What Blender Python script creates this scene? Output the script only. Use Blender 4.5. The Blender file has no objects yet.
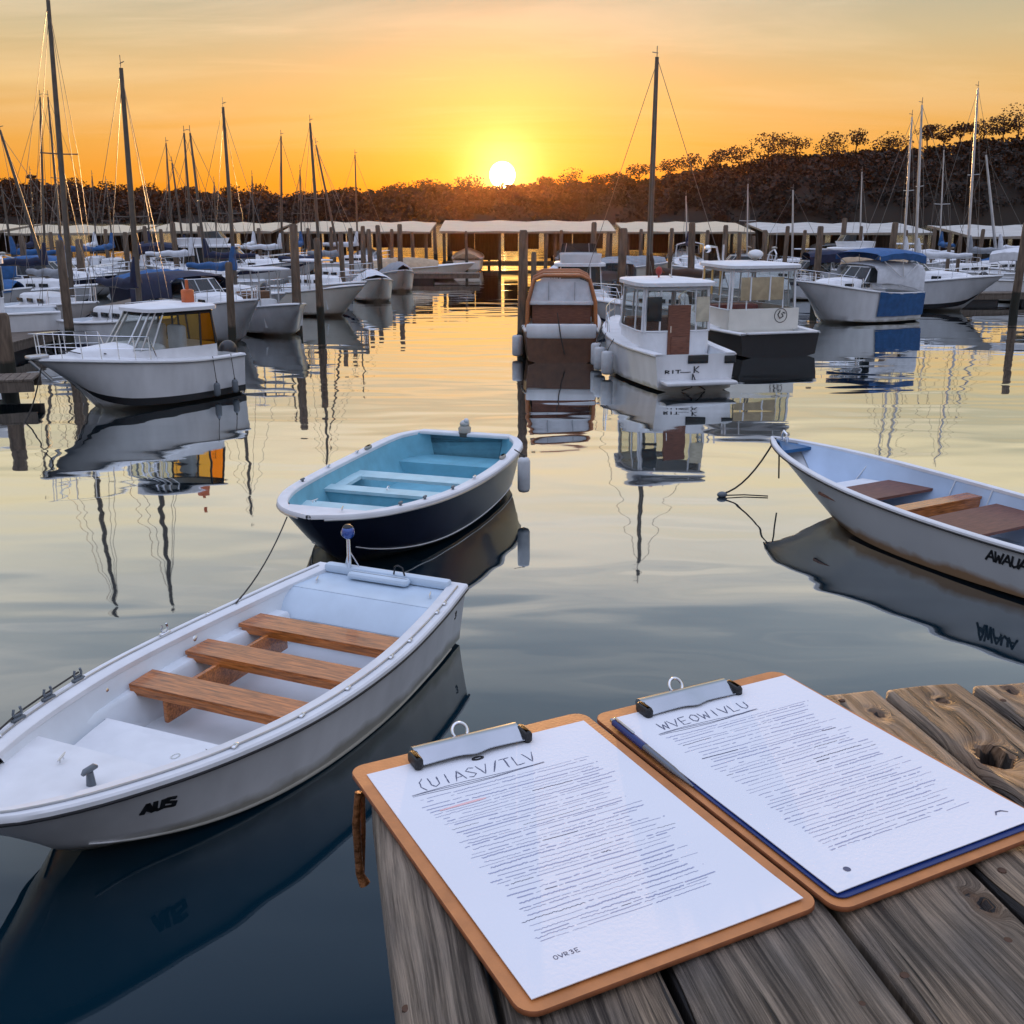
import bpy, math, random
from mathutils import Vector, Matrix
import numpy as np
R = math.radians
C = bpy.context.scene.collection
sc = bpy.context.scene
rnd = random.Random(7)

# ---------------------------------------------------------------- camera, sky, sun, exposure
CAM_H = 3.4                    # eye height above the water
FPX, PITCH = 1050.0, math.atan(302/1050)
cd = bpy.data.cameras.new('camera'); cam = bpy.data.objects.new('camera', cd); C.objects.link(cam)
cam.location = (0, 0, CAM_H); cam.rotation_euler = (R(90)-PITCH, 0, 0)
cd.sensor_width = 36; cd.lens = 36*FPX/1024; cd.clip_start = 0.02; cd.clip_end = 4000
sc.camera = cam
sc.view_settings.view_transform = 'Standard'; sc.view_settings.look = 'None'
sc.view_settings.exposure = 0.0; sc.view_settings.gamma = 1.0
sc.cycles.max_bounces = 8; sc.cycles.transparent_max_bounces = 12; sc.cycles.glossy_bounces = 5
sc.cycles.caustics_reflective = False; sc.cycles.caustics_refractive = False
sc.cycles.sample_clamp_indirect = 6; sc.cycles.use_denoising = True
sc.cycles.volume_step_rate = 4; sc.cycles.volume_max_steps = 64

SUN_EL, SUN_AZ = 1.75, -0.5     # degrees above the horizon / right of straight ahead
sdir = Vector((math.sin(R(SUN_AZ))*math.cos(R(SUN_EL)), math.cos(R(SUN_AZ))*math.cos(R(SUN_EL)), math.sin(R(SUN_EL))))

w = bpy.data.worlds.new('World'); sc.world = w; w.use_nodes = True
nt = w.node_tree; N = nt.nodes; Lk = nt.links; N.clear()
def nd(t, **k):
    n = N.new(t)
    for a, b in k.items(): setattr(n, a, b)
    return n
def mth(op, a, b=None, c=None, clamp=False):
    n = nd('ShaderNodeMath', operation=op, use_clamp=clamp)
    for i, v in enumerate((a, b, c)):
        if v is None: continue
        if isinstance(v, (int, float)): n.inputs[i].default_value = v
        else: Lk.new(v, n.inputs[i])
    return n.outputs[0]
def ramp(fac, stops, interp='LINEAR'):
    n = nd('ShaderNodeValToRGB'); cr = n.color_ramp; cr.interpolation = interp
    while len(cr.elements) < len(stops): cr.elements.new(0.5)
    for e, (p, c) in zip(cr.elements, stops):
        e.position = p; e.color = (*c, 1) if len(c) == 3 else c
    Lk.new(fac, n.inputs[0]); return n.outputs[0]
def mix(fac, a, b, mode='MIX'):
    n = nd('ShaderNodeMix', data_type='RGBA', blend_type=mode)
    for s, v in ((n.inputs[0], fac), (n.inputs[6], a), (n.inputs[7], b)):
        if isinstance(v, (int, float)): s.default_value = v
        elif isinstance(v, tuple): s.default_value = (*v, 1)
        else: Lk.new(v, s)
    return n.outputs[2]
tc = nd('ShaderNodeTexCoord')
nrm = nd('ShaderNodeVectorMath', operation='NORMALIZE'); Lk.new(tc.outputs['Generated'], nrm.inputs[0])
sep = nd('ShaderNodeSeparateXYZ'); Lk.new(nrm.outputs[0], sep.inputs[0])
X_, Y_, Z_ = sep.outputs
az_ = mth('ABSOLUTE', Z_)
# the western sky, by sine of elevation
west = ramp(az_, [(0.0, (.80,.22,.012)), (.02, (.88,.31,.02)), (.06, (.86,.41,.08)), (.10, (.80,.50,.19)), (.14, (.64,.51,.29)),
                  (.175, (.50,.47,.34)), (.22, (.92,.78,.50)), (.28, (.86,.80,.66)), (.36, (.50,.56,.62)), (.46, (.32,.43,.57)), (.60, (.62,.76,1.05)), (1.0, (1.15,1.25,1.72))])
east = ramp(az_, [(0.0, (.30,.32,.42)), (.12, (.42,.43,.55)), (.30, (.46,.54,.74)), (.60, (.70,.82,1.12)), (1.0, (1.15,1.25,1.72))])
fr = nd('ShaderNodeMapRange', interpolation_type='SMOOTHSTEP'); Lk.new(Y_, fr.inputs[0])
fr.inputs[1].default_value = -0.3; fr.inputs[2].default_value = 0.75
base = mix(fr.outputs[0], east, west)
# thin drawn-out cloud
cx = mth('DIVIDE', X_, mth('ADD', az_, 0.12)); cy = mth('DIVIDE', Y_, mth('ADD', az_, 0.12))
cmb = nd('ShaderNodeCombineXYZ'); Lk.new(mth('MULTIPLY', cx, 0.30), cmb.inputs[0]); Lk.new(mth('MULTIPLY', cy, 1.0), cmb.inputs[1])
ns = nd('ShaderNodeTexNoise'); ns.inputs['Scale'].default_value = 1.3; ns.inputs['Detail'].default_value = 7; ns.inputs['Roughness'].default_value = .58
ns.inputs['Distortion'].default_value = .5
Lk.new(cmb.outputs[0], ns.inputs[0])
cl = nd('ShaderNodeMapRange', interpolation_type='SMOOTHSTEP'); Lk.new(ns.outputs[0], cl.inputs[0]); cl.inputs[1].default_value = .43; cl.inputs[2].default_value = .64
ck = ramp(az_, [(0, (0,0,0)), (.05, (.22,)*3), (.14, (.55,)*3), (.3, (.95,)*3), (.6, (.6,)*3), (1, (.35,)*3)])
cf = mth('MULTIPLY', cl.outputs[0], ck)
ccol = ramp(az_, [(0, (.95,.45,.12)), (.12, (.90,.66,.36)), (.2, (.80,.70,.54)), (.34, (1.20,1.10,.98)), (.45, (.95,.98,1.0)), (.6, (.85,.95,1.15)), (1, (1.1,1.2,1.6))])
sky1 = mix(cf, base, ccol)
# a few thin bright streaks high in the west
cmb2 = nd('ShaderNodeCombineXYZ'); Lk.new(mth('MULTIPLY', X_, 2.2), cmb2.inputs[0]); Lk.new(mth('MULTIPLY', mth('ADD', Z_, mth('MULTIPLY', X_, -.03)), 34.0), cmb2.inputs[1])
ns2 = nd('ShaderNodeTexNoise'); ns2.inputs['Scale'].default_value = 1.0; ns2.inputs['Detail'].default_value = 5; ns2.inputs['Roughness'].default_value = .6; ns2.inputs['Distortion'].default_value = .8
Lk.new(cmb2.outputs[0], ns2.inputs[0])
wm_ = nd('ShaderNodeMapRange', interpolation_type='SMOOTHSTEP'); Lk.new(ns2.outputs[0], wm_.inputs[0]); wm_.inputs[1].default_value = .52; wm_.inputs[2].default_value = .78
wk = ramp(az_, [(0, (0,0,0)), (.05, (.10,)*3), (.12, (.75,)*3), (.2, (.8,)*3), (.32, (.3,)*3), (.5, (0,0,0))])
sky1 = mix(mth('MULTIPLY', wm_.outputs[0], wk), sky1, ramp(az_, [(0, (.98,.50,.12)), (.1, (.98,.66,.28)), (.17, (.90,.76,.55)), (.4, (.95,.93,.88))]))
# glow round the sun and its disc
dt = nd('ShaderNodeVectorMath', operation='DOT_PRODUCT'); Lk.new(nrm.outputs[0], dt.inputs[0]); dt.inputs[1].default_value = sdir
om = mth('SUBTRACT', 1.0, dt.outputs['Value'])
def glow(k, col, amt):
    e = mth('MULTIPLY', mth('POWER', 2.71828, mth('MULTIPLY', om, -1.0/k)), amt)
    return mix(1.0, col, e, 'MULTIPLY')
g = mix(1.0, glow(.030, (1.0,.25,.0), .06), glow(.0042, (1.0,.46,.03), .18), 'ADD')
g = mix(1.0, g, glow(.0005, (1.0,.80,.35), .9), 'ADD')
dsk = nd('ShaderNodeMapRange', interpolation_type='SMOOTHSTEP'); Lk.new(om, dsk.inputs[0])
dsk.inputs[1].default_value = 7.4e-5; dsk.inputs[2].default_value = 5.6e-5; dsk.inputs[3].default_value = 0; dsk.inputs[4].default_value = 1
g = mix(1.0, g, mix(1.0, (14.0,11.0,5.5), dsk.outputs[0], 'MULTIPLY'), 'ADD')
upm = mth('GREATER_THAN', Z_, -0.02)
sky2 = mix(1.0, sky1, mix(1.0, g, upm, 'MULTIPLY'), 'ADD')
bg = nd('ShaderNodeBackground'); Lk.new(sky2, bg.inputs[0]); bg.inputs[1].default_value = 0.94
nish = nd('ShaderNodeTexSky', sky_type='NISHITA'); nish.sun_disc = False
nish.sun_elevation = R(SUN_EL); nish.sun_rotation = R(SUN_AZ)
bg2 = nd('ShaderNodeBackground'); Lk.new(nish.outputs[0], bg2.inputs[0]); bg2.inputs[1].default_value = 0.012
ad = nd('ShaderNodeAddShader'); Lk.new(bg.outputs[0], ad.inputs[0]); Lk.new(bg2.outputs[0], ad.inputs[1])
ow = nd('ShaderNodeOutputWorld'); Lk.new(ad.outputs[0], ow.inputs[0])

sl = bpy.data.lights.new('sun', 'SUN'); sun = bpy.data.objects.new('sun', sl); C.objects.link(sun)
sl.energy = 4.0; sl.angle = R(0.6); sl.color = (1.0, .55, .22)
sun.rotation_euler = (-sdir).to_track_quat('-Z', 'Y').to_euler()

# ---------------------------------------------------------------- helpers
def P(px, py, z=0.0):
    """ground point seen at a pixel of the photo, on the level z"""
    v = (py-512)/FPX; u = (px-512)/FPX
    d = math.sin(PITCH)+v*math.cos(PITCH); fw = math.cos(PITCH)-v*math.sin(PITCH)
    t = (CAM_H-z)/d
    return (u*t, fw*t)
def PY(px, py, Y):
    v = (py-512)/FPX; u = (px-512)/FPX
    d = math.sin(PITCH)+v*math.cos(PITCH); fw = math.cos(PITCH)-v*math.sin(PITCH)
    t = Y/fw
    return Vector((u*t, Y, CAM_H-d*t))

def tag(o, label=None, cat=None, group=None, kind=None):
    if label: o['label'] = label
    if cat: o['category'] = cat
    if group: o['group'] = group
    if kind: o['kind'] = kind
    return o
def thing(name, label, cat, loc=(0,0,0), rz=0.0, group=None, rot=None):
    o = bpy.data.objects.new(name, None); C.objects.link(o)
    o.location = loc; o.rotation_euler = rot if rot else (0, 0, rz); o.empty_display_size = .1
    return tag(o, label, cat, group)

class MB:
    def __init__(s): s.v = []; s.f = []; s.m = []; s.uv = None
    def add(s, vs, fs, mi=0, M=None):
        o = len(s.v)
        for p in vs:
            p = Vector(p)
            s.v.append(M @ p if M else p)
        for f in fs: s.f.append([o+i for i in f]); s.m.append(mi)
        return s
    def box(s, c, size, rz=0, mi=0, M=None, bev=0.0, rot=None):
        hx, hy, hz = size[0]/2, size[1]/2, size[2]/2
        T = Matrix.Translation(c) @ (rot.to_matrix().to_4x4() if rot else Matrix.Rotation(rz, 4, 'Z'))
        if M: T = M @ T
        if bev <= 0:
            vs = [(x,y,z) for z in (-hz,hz) for y in (-hy,hy) for x in (-hx,hx)]
            return s.add(vs, [(0,2,3,1),(4,5,7,6),(0,1,5,4),(2,6,7,3),(0,4,6,2),(1,3,7,5)], mi, T)
        b = min(bev, hx*.9, hy*.9, hz*.9)
        def ring(ix, iy, z):
            o = []
            for sx, sy in ((1,1),(-1,1),(-1,-1),(1,-1)):
                pts = [(sx*(hx-ix), sy*(hy-iy-b)), (sx*(hx-ix-b*.3), sy*(hy-iy-b*.3)), (sx*(hx-ix-b), sy*(hy-iy))]
                if sx*sy < 0: pts.reverse()
                o += [(x,y,z) for x,y in pts]
            return o
        rs = [ring(b,b,-hz), ring(b*.3,b*.3,-hz+b*.3), ring(0,0,-hz+b), ring(0,0,hz-b), ring(b*.3,b*.3,hz-b*.3), ring(b,b,hz)]
        return s.loft(rs, closed=True, caps=True, mi=mi, M=T)
    def loft(s, rings, closed=False, caps=False, mi=0, M=None, ends=False):
        n = len(rings[0]); vs = [p for r in rings for p in r]; fs = []
        for i in range(len(rings)-1):
            for j in range(n if closed else n-1):
                a = i*n+j; b = i*n+(j+1)%n
                fs.append((a, b, b+n, a+n))
        if ends or closed is None: pass
        if caps:
            fs.append(tuple(range(n-1, -1, -1))); fs.append(tuple((len(rings)-1)*n+j for j in range(n)))
        return s.add(vs, fs, mi, M)
    def cyl(s, p0, p1, r0, r1=None, n=8, mi=0, M=None):
        return s.tube([p0, p1], [r0, r0 if r1 is None else r1], n, mi, M)
    def tube(s, pts, r, n=6, mi=0, M=None, closed=False):
        pts = [Vector(p) for p in pts]; k = len(pts)
        rr = r if isinstance(r, (list, tuple)) else [r]*k
        rings = []; up = None
        for i, p in enumerate(pts):
            if closed: d = pts[(i+1) % k]-pts[i-1]
            else: d = pts[min(i+1, k-1)]-pts[max(i-1, 0)]
            d = d.normalized() if d.length > 1e-9 else Vector((0,0,1))
            if up is None:
                up = Vector((0,0,1)) if abs(d.z) < .9 else Vector((1,0,0))
            a = d.cross(up); a = a.normalized() if a.length > 1e-6 else Vector((1,0,0)); b = a.cross(d).normalized(); up = b
            rings.append([p+(a*math.cos(2*math.pi*j/n)+b*math.sin(2*math.pi*j/n))*rr[i] for j in range(n)])
        if closed: rings.append(rings[0]); return s.loft(rings, True, False, mi, M)
        return s.loft(rings, True, True, mi, M)
    def sph(s, c, r, nu=10, nv=7, mi=0, M=None, sc=(1,1,1), zmin=-1.0):
        rings = []
        for i in range(nv+1):
            th = math.pi*i/nv; z = max(math.cos(th), zmin); rr = math.sin(th)
            rings.append([(c[0]+r*sc[0]*rr*math.cos(2*math.pi*j/nu), c[1]+r*sc[1]*rr*math.sin(2*math.pi*j/nu), c[2]+r*sc[2]*z) for j in range(nu)])
        return s.loft(rings, True, False, mi, M)
    def prism(s, outline, z0, z1, mi=0, M=None):
        return s.loft([[(x,y,z0) for x,y in outline], [(x,y,z1) for x,y in outline]], True, True, mi, M)
    def build(s, name, mats, parent=None, smooth=None, loc=None, attr=None):
        me = bpy.data.meshes.new(name)
        me.from_pydata([tuple(p) for p in s.v], [], s.f); 
        if not isinstance(mats, (list, tuple)): mats = [mats]
        for m in mats: me.materials.append(m)
        if len(mats) > 1: me.polygons.foreach_set('material_index', s.m)
        me.validate(); me.update()
        import bmesh
        bm = bmesh.new(); bm.from_mesh(me)
        bmesh.ops.remove_doubles(bm, verts=bm.verts, dist=1e-5)
        bmesh.ops.recalc_face_normals(bm, faces=bm.faces); bm.to_mesh(me); bm.free()
        if smooth is not None:
            me.polygons.foreach_set('use_smooth', [True]*len(me.polygons))
            me.set_sharp_from_angle(angle=R(smooth))
        o = bpy.data.objects.new(name, me); C.objects.link(o)
        if parent: o.parent = parent
        if loc: o.location = loc
        return o

def lerp(a, b, t): return a+(b-a)*t
def tab(t, pts):
    """smooth interpolation through (t, value) pairs"""
    if t <= pts[0][0]: return pts[0][1]
    for i in range(len(pts)-1):
        if t <= pts[i+1][0]:
            x0, y0 = pts[i]; x1, y1 = pts[i+1]
            m0 = (y1-pts[i-1][1])/(x1-pts[i-1][0]) if i > 0 else (y1-y0)/(x1-x0)
            m1 = (pts[i+2][1]-y0)/(pts[i+2][0]-x0) if i+2 < len(pts) else (y1-y0)/(x1-x0)
            h = x1-x0; u = (t-x0)/h
            return (2*u**3-3*u*u+1)*y0+(u**3-2*u*u+u)*h*m0+(-2*u**3+3*u*u)*y1+(u**3-u*u)*h*m1
    return pts[-1][1]

# ---------------------------------------------------------------- materials
_m = {}
def mat(name, col, rough=.5, metal=0.0, var=.12, scale=6.0, bump=0.0, bscale=30.0, stretch=(1,1,1), trans=0.0, ior=1.45, coat=0.0, emit=None, dirt=None, coord='Object', sheen=0):
    if name in _m: return _m[name]
    m = bpy.data.materials.new(name); m.use_nodes = True
    t = m.node_tree; b = t.nodes['Principled BSDF']; L = t.links
    tcn = t.nodes.new('ShaderNodeTexCoord'); mp = t.nodes.new('ShaderNodeMapping'); mp.inputs['Scale'].default_value = stretch
    L.new(tcn.outputs[coord], mp.inputs[0])
    n = t.nodes.new('ShaderNodeTexNoise'); n.inputs['Scale'].default_value = scale; n.inputs['Detail'].default_value = 6
    L.new(mp.outputs[0], n.inputs[0])
    cr = t.nodes.new('ShaderNodeValToRGB'); cr.color_ramp.elements[0].position = .3; cr.color_ramp.elements[1].position = .7
    cr.color_ramp.elements[0].color = (*[c*(1-var) for c in col], 1); cr.color_ramp.elements[1].color = (*[min(1, c*(1+var*.6)) for c in col], 1)
    L.new(n.outputs[0], cr.inputs[0]); out = cr.outputs[0]
    if dirt:   # (colour, z where it stops): water-line grime of uneven height
        sx = t.nodes.new('ShaderNodeSeparateXYZ'); L.new(tcn.outputs['Object'], sx.inputs[0])
        n2 = t.nodes.new('ShaderNodeTexNoise'); n2.inputs['Scale'].default_value = 3.5; n2.inputs['Detail'].default_value = 5
        L.new(tcn.outputs['Object'], n2.inputs[0])
        ma = t.nodes.new('ShaderNodeMath'); ma.operation = 'MULTIPLY_ADD'; L.new(n2.outputs[0], ma.inputs[0]); ma.inputs[1].default_value = -.16; L.new(sx.outputs[2], ma.inputs[2])
        mr = t.nodes.new('ShaderNodeMapRange'); L.new(ma.outputs[0], mr.inputs[0]); mr.inputs[1].default_value = dirt[1]; mr.inputs[2].default_value = dirt[1]-.07
        mr.inputs[3].default_value = 0; mr.inputs[4].default_value = dirt[2]
        mx = t.nodes.new('ShaderNodeMix'); mx.data_type = 'RGBA'; L.new(mr.outputs[0], mx.inputs[0]); L.new(out, mx.inputs[6]); mx.inputs[7].default_value = (*dirt[0], 1)
        out = mx.outputs[2]
    L.new(out, b.inputs['Base Color'])
    b.inputs['Roughness'].default_value = rough; b.inputs['Metallic'].default_value = metal; b.inputs['IOR'].default_value = ior
    b.inputs['Coat Weight'].default_value = coat; b.inputs['Coat Roughness'].default_value = .08
    if trans: b.inputs['Transmission Weight'].default_value = trans
    if emit: b.inputs['Emission Color'].default_value = (*emit[0], 1); b.inputs['Emission Strength'].default_value = emit[1]
    if bump:
        n3 = t.nodes.new('ShaderNodeTexNoise'); n3.inputs['Scale'].default_value = bscale; n3.inputs['Detail'].default_value = 5; L.new(mp.outputs[0], n3.inputs[0])
        bp = t.nodes.new('ShaderNodeBump'); bp.inputs['Strength'].default_value = bump; bp.inputs['Distance'].default_value = .01; L.new(n3.outputs[0], bp.inputs['Height']); L.new(bp.outputs[0], b.inputs['Normal'])
    _m[name] = m; return m

def glassmat(name, tint, alpha):
    """thin pane: reflects, lets part of the light straight through"""
    if name in _m: return _m[name]
    m = bpy.data.materials.new(name); m.use_nodes = True; t = m.node_tree; L = t.links
    b = t.nodes['Principled BSDF']; b.inputs['Base Color'].default_value = (*[c*.12 for c in tint], 1); b.inputs['Roughness'].default_value = .04; b.inputs['IOR'].default_value = 1.6
    tr = t.nodes.new('ShaderNodeBsdfTransparent'); tr.inputs[0].default_value = (*tint, 1)
    mx = t.nodes.new('ShaderNodeMixShader'); mx.inputs[0].default_value = alpha
    L.new(tr.outputs[0], mx.inputs[1]); L.new(b.outputs[0], mx.inputs[2])
    L.new(mx.outputs[0], t.nodes['Material Output'].inputs[0]); _m[name] = m; return m

GEL = mat('white_gelcoat', (.66,.67,.69), .26, var=.14, scale=3.0, stretch=(1,1,.35), coat=.3, dirt=((.20,.18,.12), .06, .75))
GEL2 = mat('cream_gelcoat', (.66,.63,.56), .35, var=.08, scale=3, dirt=((.16,.14,.10), .08, .8))
GELB = mat('pale_blue_gelcoat', (.50,.60,.70), .4, var=.08, scale=4)
DECK = mat('deck_white', (.70,.71,.73), .55, var=.08, scale=5, bump=.08, bscale=180)
INNER = mat('moulded_white_liner', (.66,.70,.74), .42, var=.10, scale=3.0)
NAVY = mat('navy_hull', (.010,.014,.034), .30, var=.15, coat=.15, dirt=((.06,.06,.05), .05, .7))
BLACKH = mat('black_hull', (.008,.009,.011), .5, var=.2)
DARKGR = mat('antifouling', (.035,.02,.016), .7, var=.3)
TEAL = mat('teal_paint', (.17,.43,.54), .5, var=.14, scale=5)
TEALL = mat('pale_teal_paint', (.42,.62,.68), .45, var=.12, scale=5)
BLUEH = mat('blue_paint', (.012,.10,.25), .35, var=.15)
BLUECV = mat('blue_canvas', (.025,.10,.26), .8, var=.25, bump=.3, bscale=9)
NAVYCV = mat('navy_canvas', (.015,.022,.055), .85, var=.25, bump=.3, bscale=9)
WHTCV = mat('white_canvas', (.62,.64,.68), .8, var=.15, bump=.4, bscale=7)
TANCV = mat('tan_canvas', (.40,.30,.20), .85, var=.2, bump=.3, bscale=8)
GREYCV = mat('grey_canvas', (.25,.27,.30), .85, var=.2, bump=.3, bscale=8)
CHROME = mat('chrome', (.75,.76,.78), .12, 1.0, var=.05)
ALU = mat('aluminium', (.50,.51,.52), .38, .9, var=.12)
BRONZE = mat('dark_spar', (.10,.085,.07), .45, .3, var=.2)
RUBBER = mat('black_rubber', (.015,.015,.017), .5, var=.2)
FEND = mat('fender_vinyl', (.50,.52,.54), .45, var=.15, scale=8)
FENDK = mat('dark_fender', (.12,.14,.16), .45, var=.15)
VARN = mat('varnished_wood', (.44,.145,.036), .22, var=.62, scale=5, stretch=(14,1.2,14), coat=.4, bump=.1, bscale=40)
TEAKD = mat('dark_teak', (.16,.060,.035), .5, var=.45, scale=5, stretch=(12,1.2,12), bump=.15, bscale=40)
ORWOOD = mat('orange_mahogany', (.35,.12,.035), .32, var=.3, scale=7, stretch=(1,7,7), coat=.3)
PILEW = mat('wet_pile_wood', (.135,.098,.070), .85, var=.5, scale=5, stretch=(3,3,.5), bump=.8, bscale=12, dirt=((.018,.020,.014), .55, .95))
DOCKW = mat('float_dock_wood', (.15,.12,.095), .85, var=.4, scale=4, stretch=(6,1,1), bump=.5, bscale=14)
GLASS = glassmat('cabin_glass', (.55,.62,.62), .42)
GLASSD = mat('dark_window', (.012,.016,.018), .06, var=.1)
GLASSC = glassmat('clear_glass', (.85,.88,.86), .22)
AMBER = glassmat('amber_vinyl', (1.0,.55,.06), .15)
ROPE = mat('dark_rope', (.05,.045,.04), .9, var=.3)
ROPEL = mat('pale_rope', (.45,.42,.36), .9, var=.2)
RED = mat('red_paint', (.30,.03,.02), .45, var=.2)
ENG = mat('engine_cowl', (.035,.037,.042), .3, var=.15)
STAY = mat('steel_wire', (.16,.15,.14), .4, .7, var=.1)
# ---------------------------------------------------------------- water
def water_material():
    m = bpy.data.materials.new('harbour_water'); m.use_nodes = True; t = m.node_tree; L = t.links; t.nodes.clear()
    def n_(ty, **k):
        n = t.nodes.new(ty)
        for a, b in k.items(): setattr(n, a, b)
        return n
    geo = n_('ShaderNodeNewGeometry')
    def noise(sx, sy, rz, detail, dist=0.0, rough=.5):
        mp = n_('ShaderNodeMapping'); mp.inputs['Scale'].default_value = (sx, sy, 1); mp.inputs['Rotation'].default_value = (0,0,rz)
        L.new(geo.outputs['Position'], mp.inputs[0])
        n = n_('ShaderNodeTexNoise'); n.inputs['Scale'].default_value = 1; n.inputs['Detail'].default_value = detail; n.inputs['Distortion'].default_value = dist; n.inputs['Roughness'].default_value = rough
        L.new(mp.outputs[0], n.inputs[0]); return n.outputs[0]
    def math_(op, a, b, clamp=False):
        n = n_('ShaderNodeMath', operation=op, use_clamp=clamp)
        for i, v in enumerate((a, b)):
            if isinstance(v, (int, float)): n.inputs[i].default_value = v
            else: L.new(v, n.inputs[i])
        return n.outputs[0]
    h = math_('MULTIPLY', noise(.42, 1.05, R(8), 1.0, .3), 1.15)
    h = math_('ADD', h, math_('MULTIPLY', noise(1.2, 3.2, R(-10), 1.0, .2), .035))
    h = math_('ADD', h, math_('MULTIPLY', noise(5, 9, R(15), 1.0), .006))
    # open water beyond the moorings is ruffled, the basin is calm
    sp = n_('ShaderNodeSeparateXYZ'); L.new(geo.outputs['Position'], sp.inputs[0])
    mr = n_('ShaderNodeMapRange', interpolation_type='SMOOTHSTEP'); L.new(sp.outputs[1], mr.inputs[0])
    mr.inputs[1].default_value = 75; mr.inputs[2].default_value = 130; mr.inputs[3].default_value = 0; mr.inputs[4].default_value = 1
    far = math_('MULTIPLY', math_('MULTIPLY', noise(.9, 2.2, 0, 3.0), mr.outputs[0]), 5.0)
    h = math_('ADD', h, far)
    bp = n_('ShaderNodeBump'); bp.inputs['Strength'].default_value = 1.0; bp.inputs['Distance'].default_value = .013; L.new(h, bp.inputs['Height'])
    dif = n_('ShaderNodeBsdfDiffuse'); dif.inputs[0].default_value = (.002,.014,.024,1)
    gl = n_('ShaderNodeBsdfGlossy'); gl.inputs['Roughness'].default_value = .025; gl.inputs['Color'].default_value = (.95,.99,1,1)
    L.new(bp.outputs[0], gl.inputs['Normal'])
    lw = n_('ShaderNodeLayerWeight'); lw.inputs[0].default_value = .5; L.new(bp.outputs[0], lw.inputs['Normal'])
    # Facing output = 1 - cos(incidence): reflectance drawn by hand, above real water's at grazing angles, to brighten reflections
    cr = n_('ShaderNodeValToRGB'); e = cr.color_ramp; e.interpolation = 'LINEAR'
    st = [(0, .012), (.34, .020), (.44, .062), (.54, .20), (.64, .46), (.76, .78), (.84, .93), (1, 1)]
    while len(e.elements) < len(st): e.elements.new(.5)
    for el, (p, v) in zip(e.elements, st): el.position = p; el.color = (v, v, v, 1)
    L.new(lw.outputs['Facing'], cr.inputs[0])
    mx = n_('ShaderNodeMixShader'); L.new(cr.outputs[0], mx.inputs[0]); L.new(dif.outputs[0], mx.inputs[1]); L.new(gl.outputs[0], mx.inputs[2])
    o = n_('ShaderNodeOutputMaterial'); L.new(mx.outputs[0], o.inputs[0]); return m
wb = MB(); wb.add([(-900,-60,0),(900,-60,0),(900,1500,0),(-900,1500,0)], [(0,1,2,3)])
water = wb.build('water', water_material()); tag(water, kind='structure')

# ---------------------------------------------------------------- far shore
SHORE = 296.0; RIDGE = 345.0
RIDGE_PX = [(-700,196),(-300,192),(0,190),(60,186),(130,189),(200,193),(290,196),(400,192),(480,188),(540,187),(600,184),(660,175),(710,166),(760,158),(820,153),(880,150),(930,144),(970,138),(1024,130),(1300,112),(1800,120)]
def ridge_h(x, off=0):
    px = 512 + x/RIDGE*FPX*.97
    py = tab(px, RIDGE_PX)
    return PY(512, py+lerp(10, 8, min(1, max(0, px/1000))), RIDGE).z
hb = MB(); ncol = 260; nrow = 26; xs = [lerp(-420, 420, i/ncol) for i in range(ncol+1)]
ys = [SHORE + (j/nrow)**1.0*130 for j in range(nrow+1)]
def hill_z(x, y):
    hh = ridge_h(x)
    k = (y-SHORE)/(RIDGE-SHORE)
    s = math.sin(min(k, 1)*math.pi/2)**.75 if k <= 1 else 1-.25*min(1, (k-1))
    n = .9*math.sin(x*.11+y*.2)+.7*math.sin(x*.23+1.3)+.5*math.sin(x*.41+y*.31)
    return -1.0+(hh+1.0)*s*.97 + n*.5*min(1, k*3)
hb.loft([[(x, y, hill_z(x, y)) for x in xs] for y in ys])
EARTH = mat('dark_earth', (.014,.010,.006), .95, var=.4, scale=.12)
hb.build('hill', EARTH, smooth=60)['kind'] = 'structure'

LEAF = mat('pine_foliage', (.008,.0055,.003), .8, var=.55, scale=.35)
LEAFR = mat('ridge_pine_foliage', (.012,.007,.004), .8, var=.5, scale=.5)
BARK = mat('pine_bark', (.05,.03,.02), .9, var=.4)
def leafclump(mb, c, r, n, s, sq=(1,1,1), rg=rnd):
    for _ in range(n):
        while True:
            p = Vector((rg.uniform(-1,1), rg.uniform(-1,1), rg.uniform(-1,1)))
            if .25 < p.length < 1: break
        q = Vector((c[0]+p.x*r*sq[0], c[1]+p.y*r*sq[1], c[2]+p.z*r*sq[2]))
        a = Vector((rg.uniform(-1,1), rg.uniform(-1,1), rg.uniform(-.6,.6))).normalized(); b = a.cross(Vector((rg.uniform(-1,1), rg.uniform(-1,1), rg.uniform(-1,1)))).normalized()
        k = s*rg.uniform(.6,1.3)
        mb.add([q-a*k-b*k*.4, q+b*k*.7, q+a*k-b*k*.4, q-b*k*.75], [(0,1,2,3)])
wd = MB()
for i in range(3000):
    y = SHORE+1+ (rnd.random()**.8)*54; x = rnd.uniform(-330, 330) if i % 3 else rnd.uniform(-200, 200)
    z = hill_z(x, y); r = rnd.uniform(1.8, 3.4)
    leafclump(wd, (x, y, z+r*.4), r, 52, r*.21, (1.15,1,.85))
for i in range(420):
    x = rnd.uniform(-200, 200); y = RIDGE+rnd.uniform(-8, 2); r = rnd.uniform(1.0, 3.0)
    leafclump(wd, (x, y, hill_z(x, y)+1.5+rnd.uniform(0, 1.6)), r, 46, .42, (1.3,1,.6))
o = wd.build('woodland', LEAF); tag(o, 'dark mass of trees covering the far shore below the ridge', 'woodland', kind='stuff')

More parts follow.
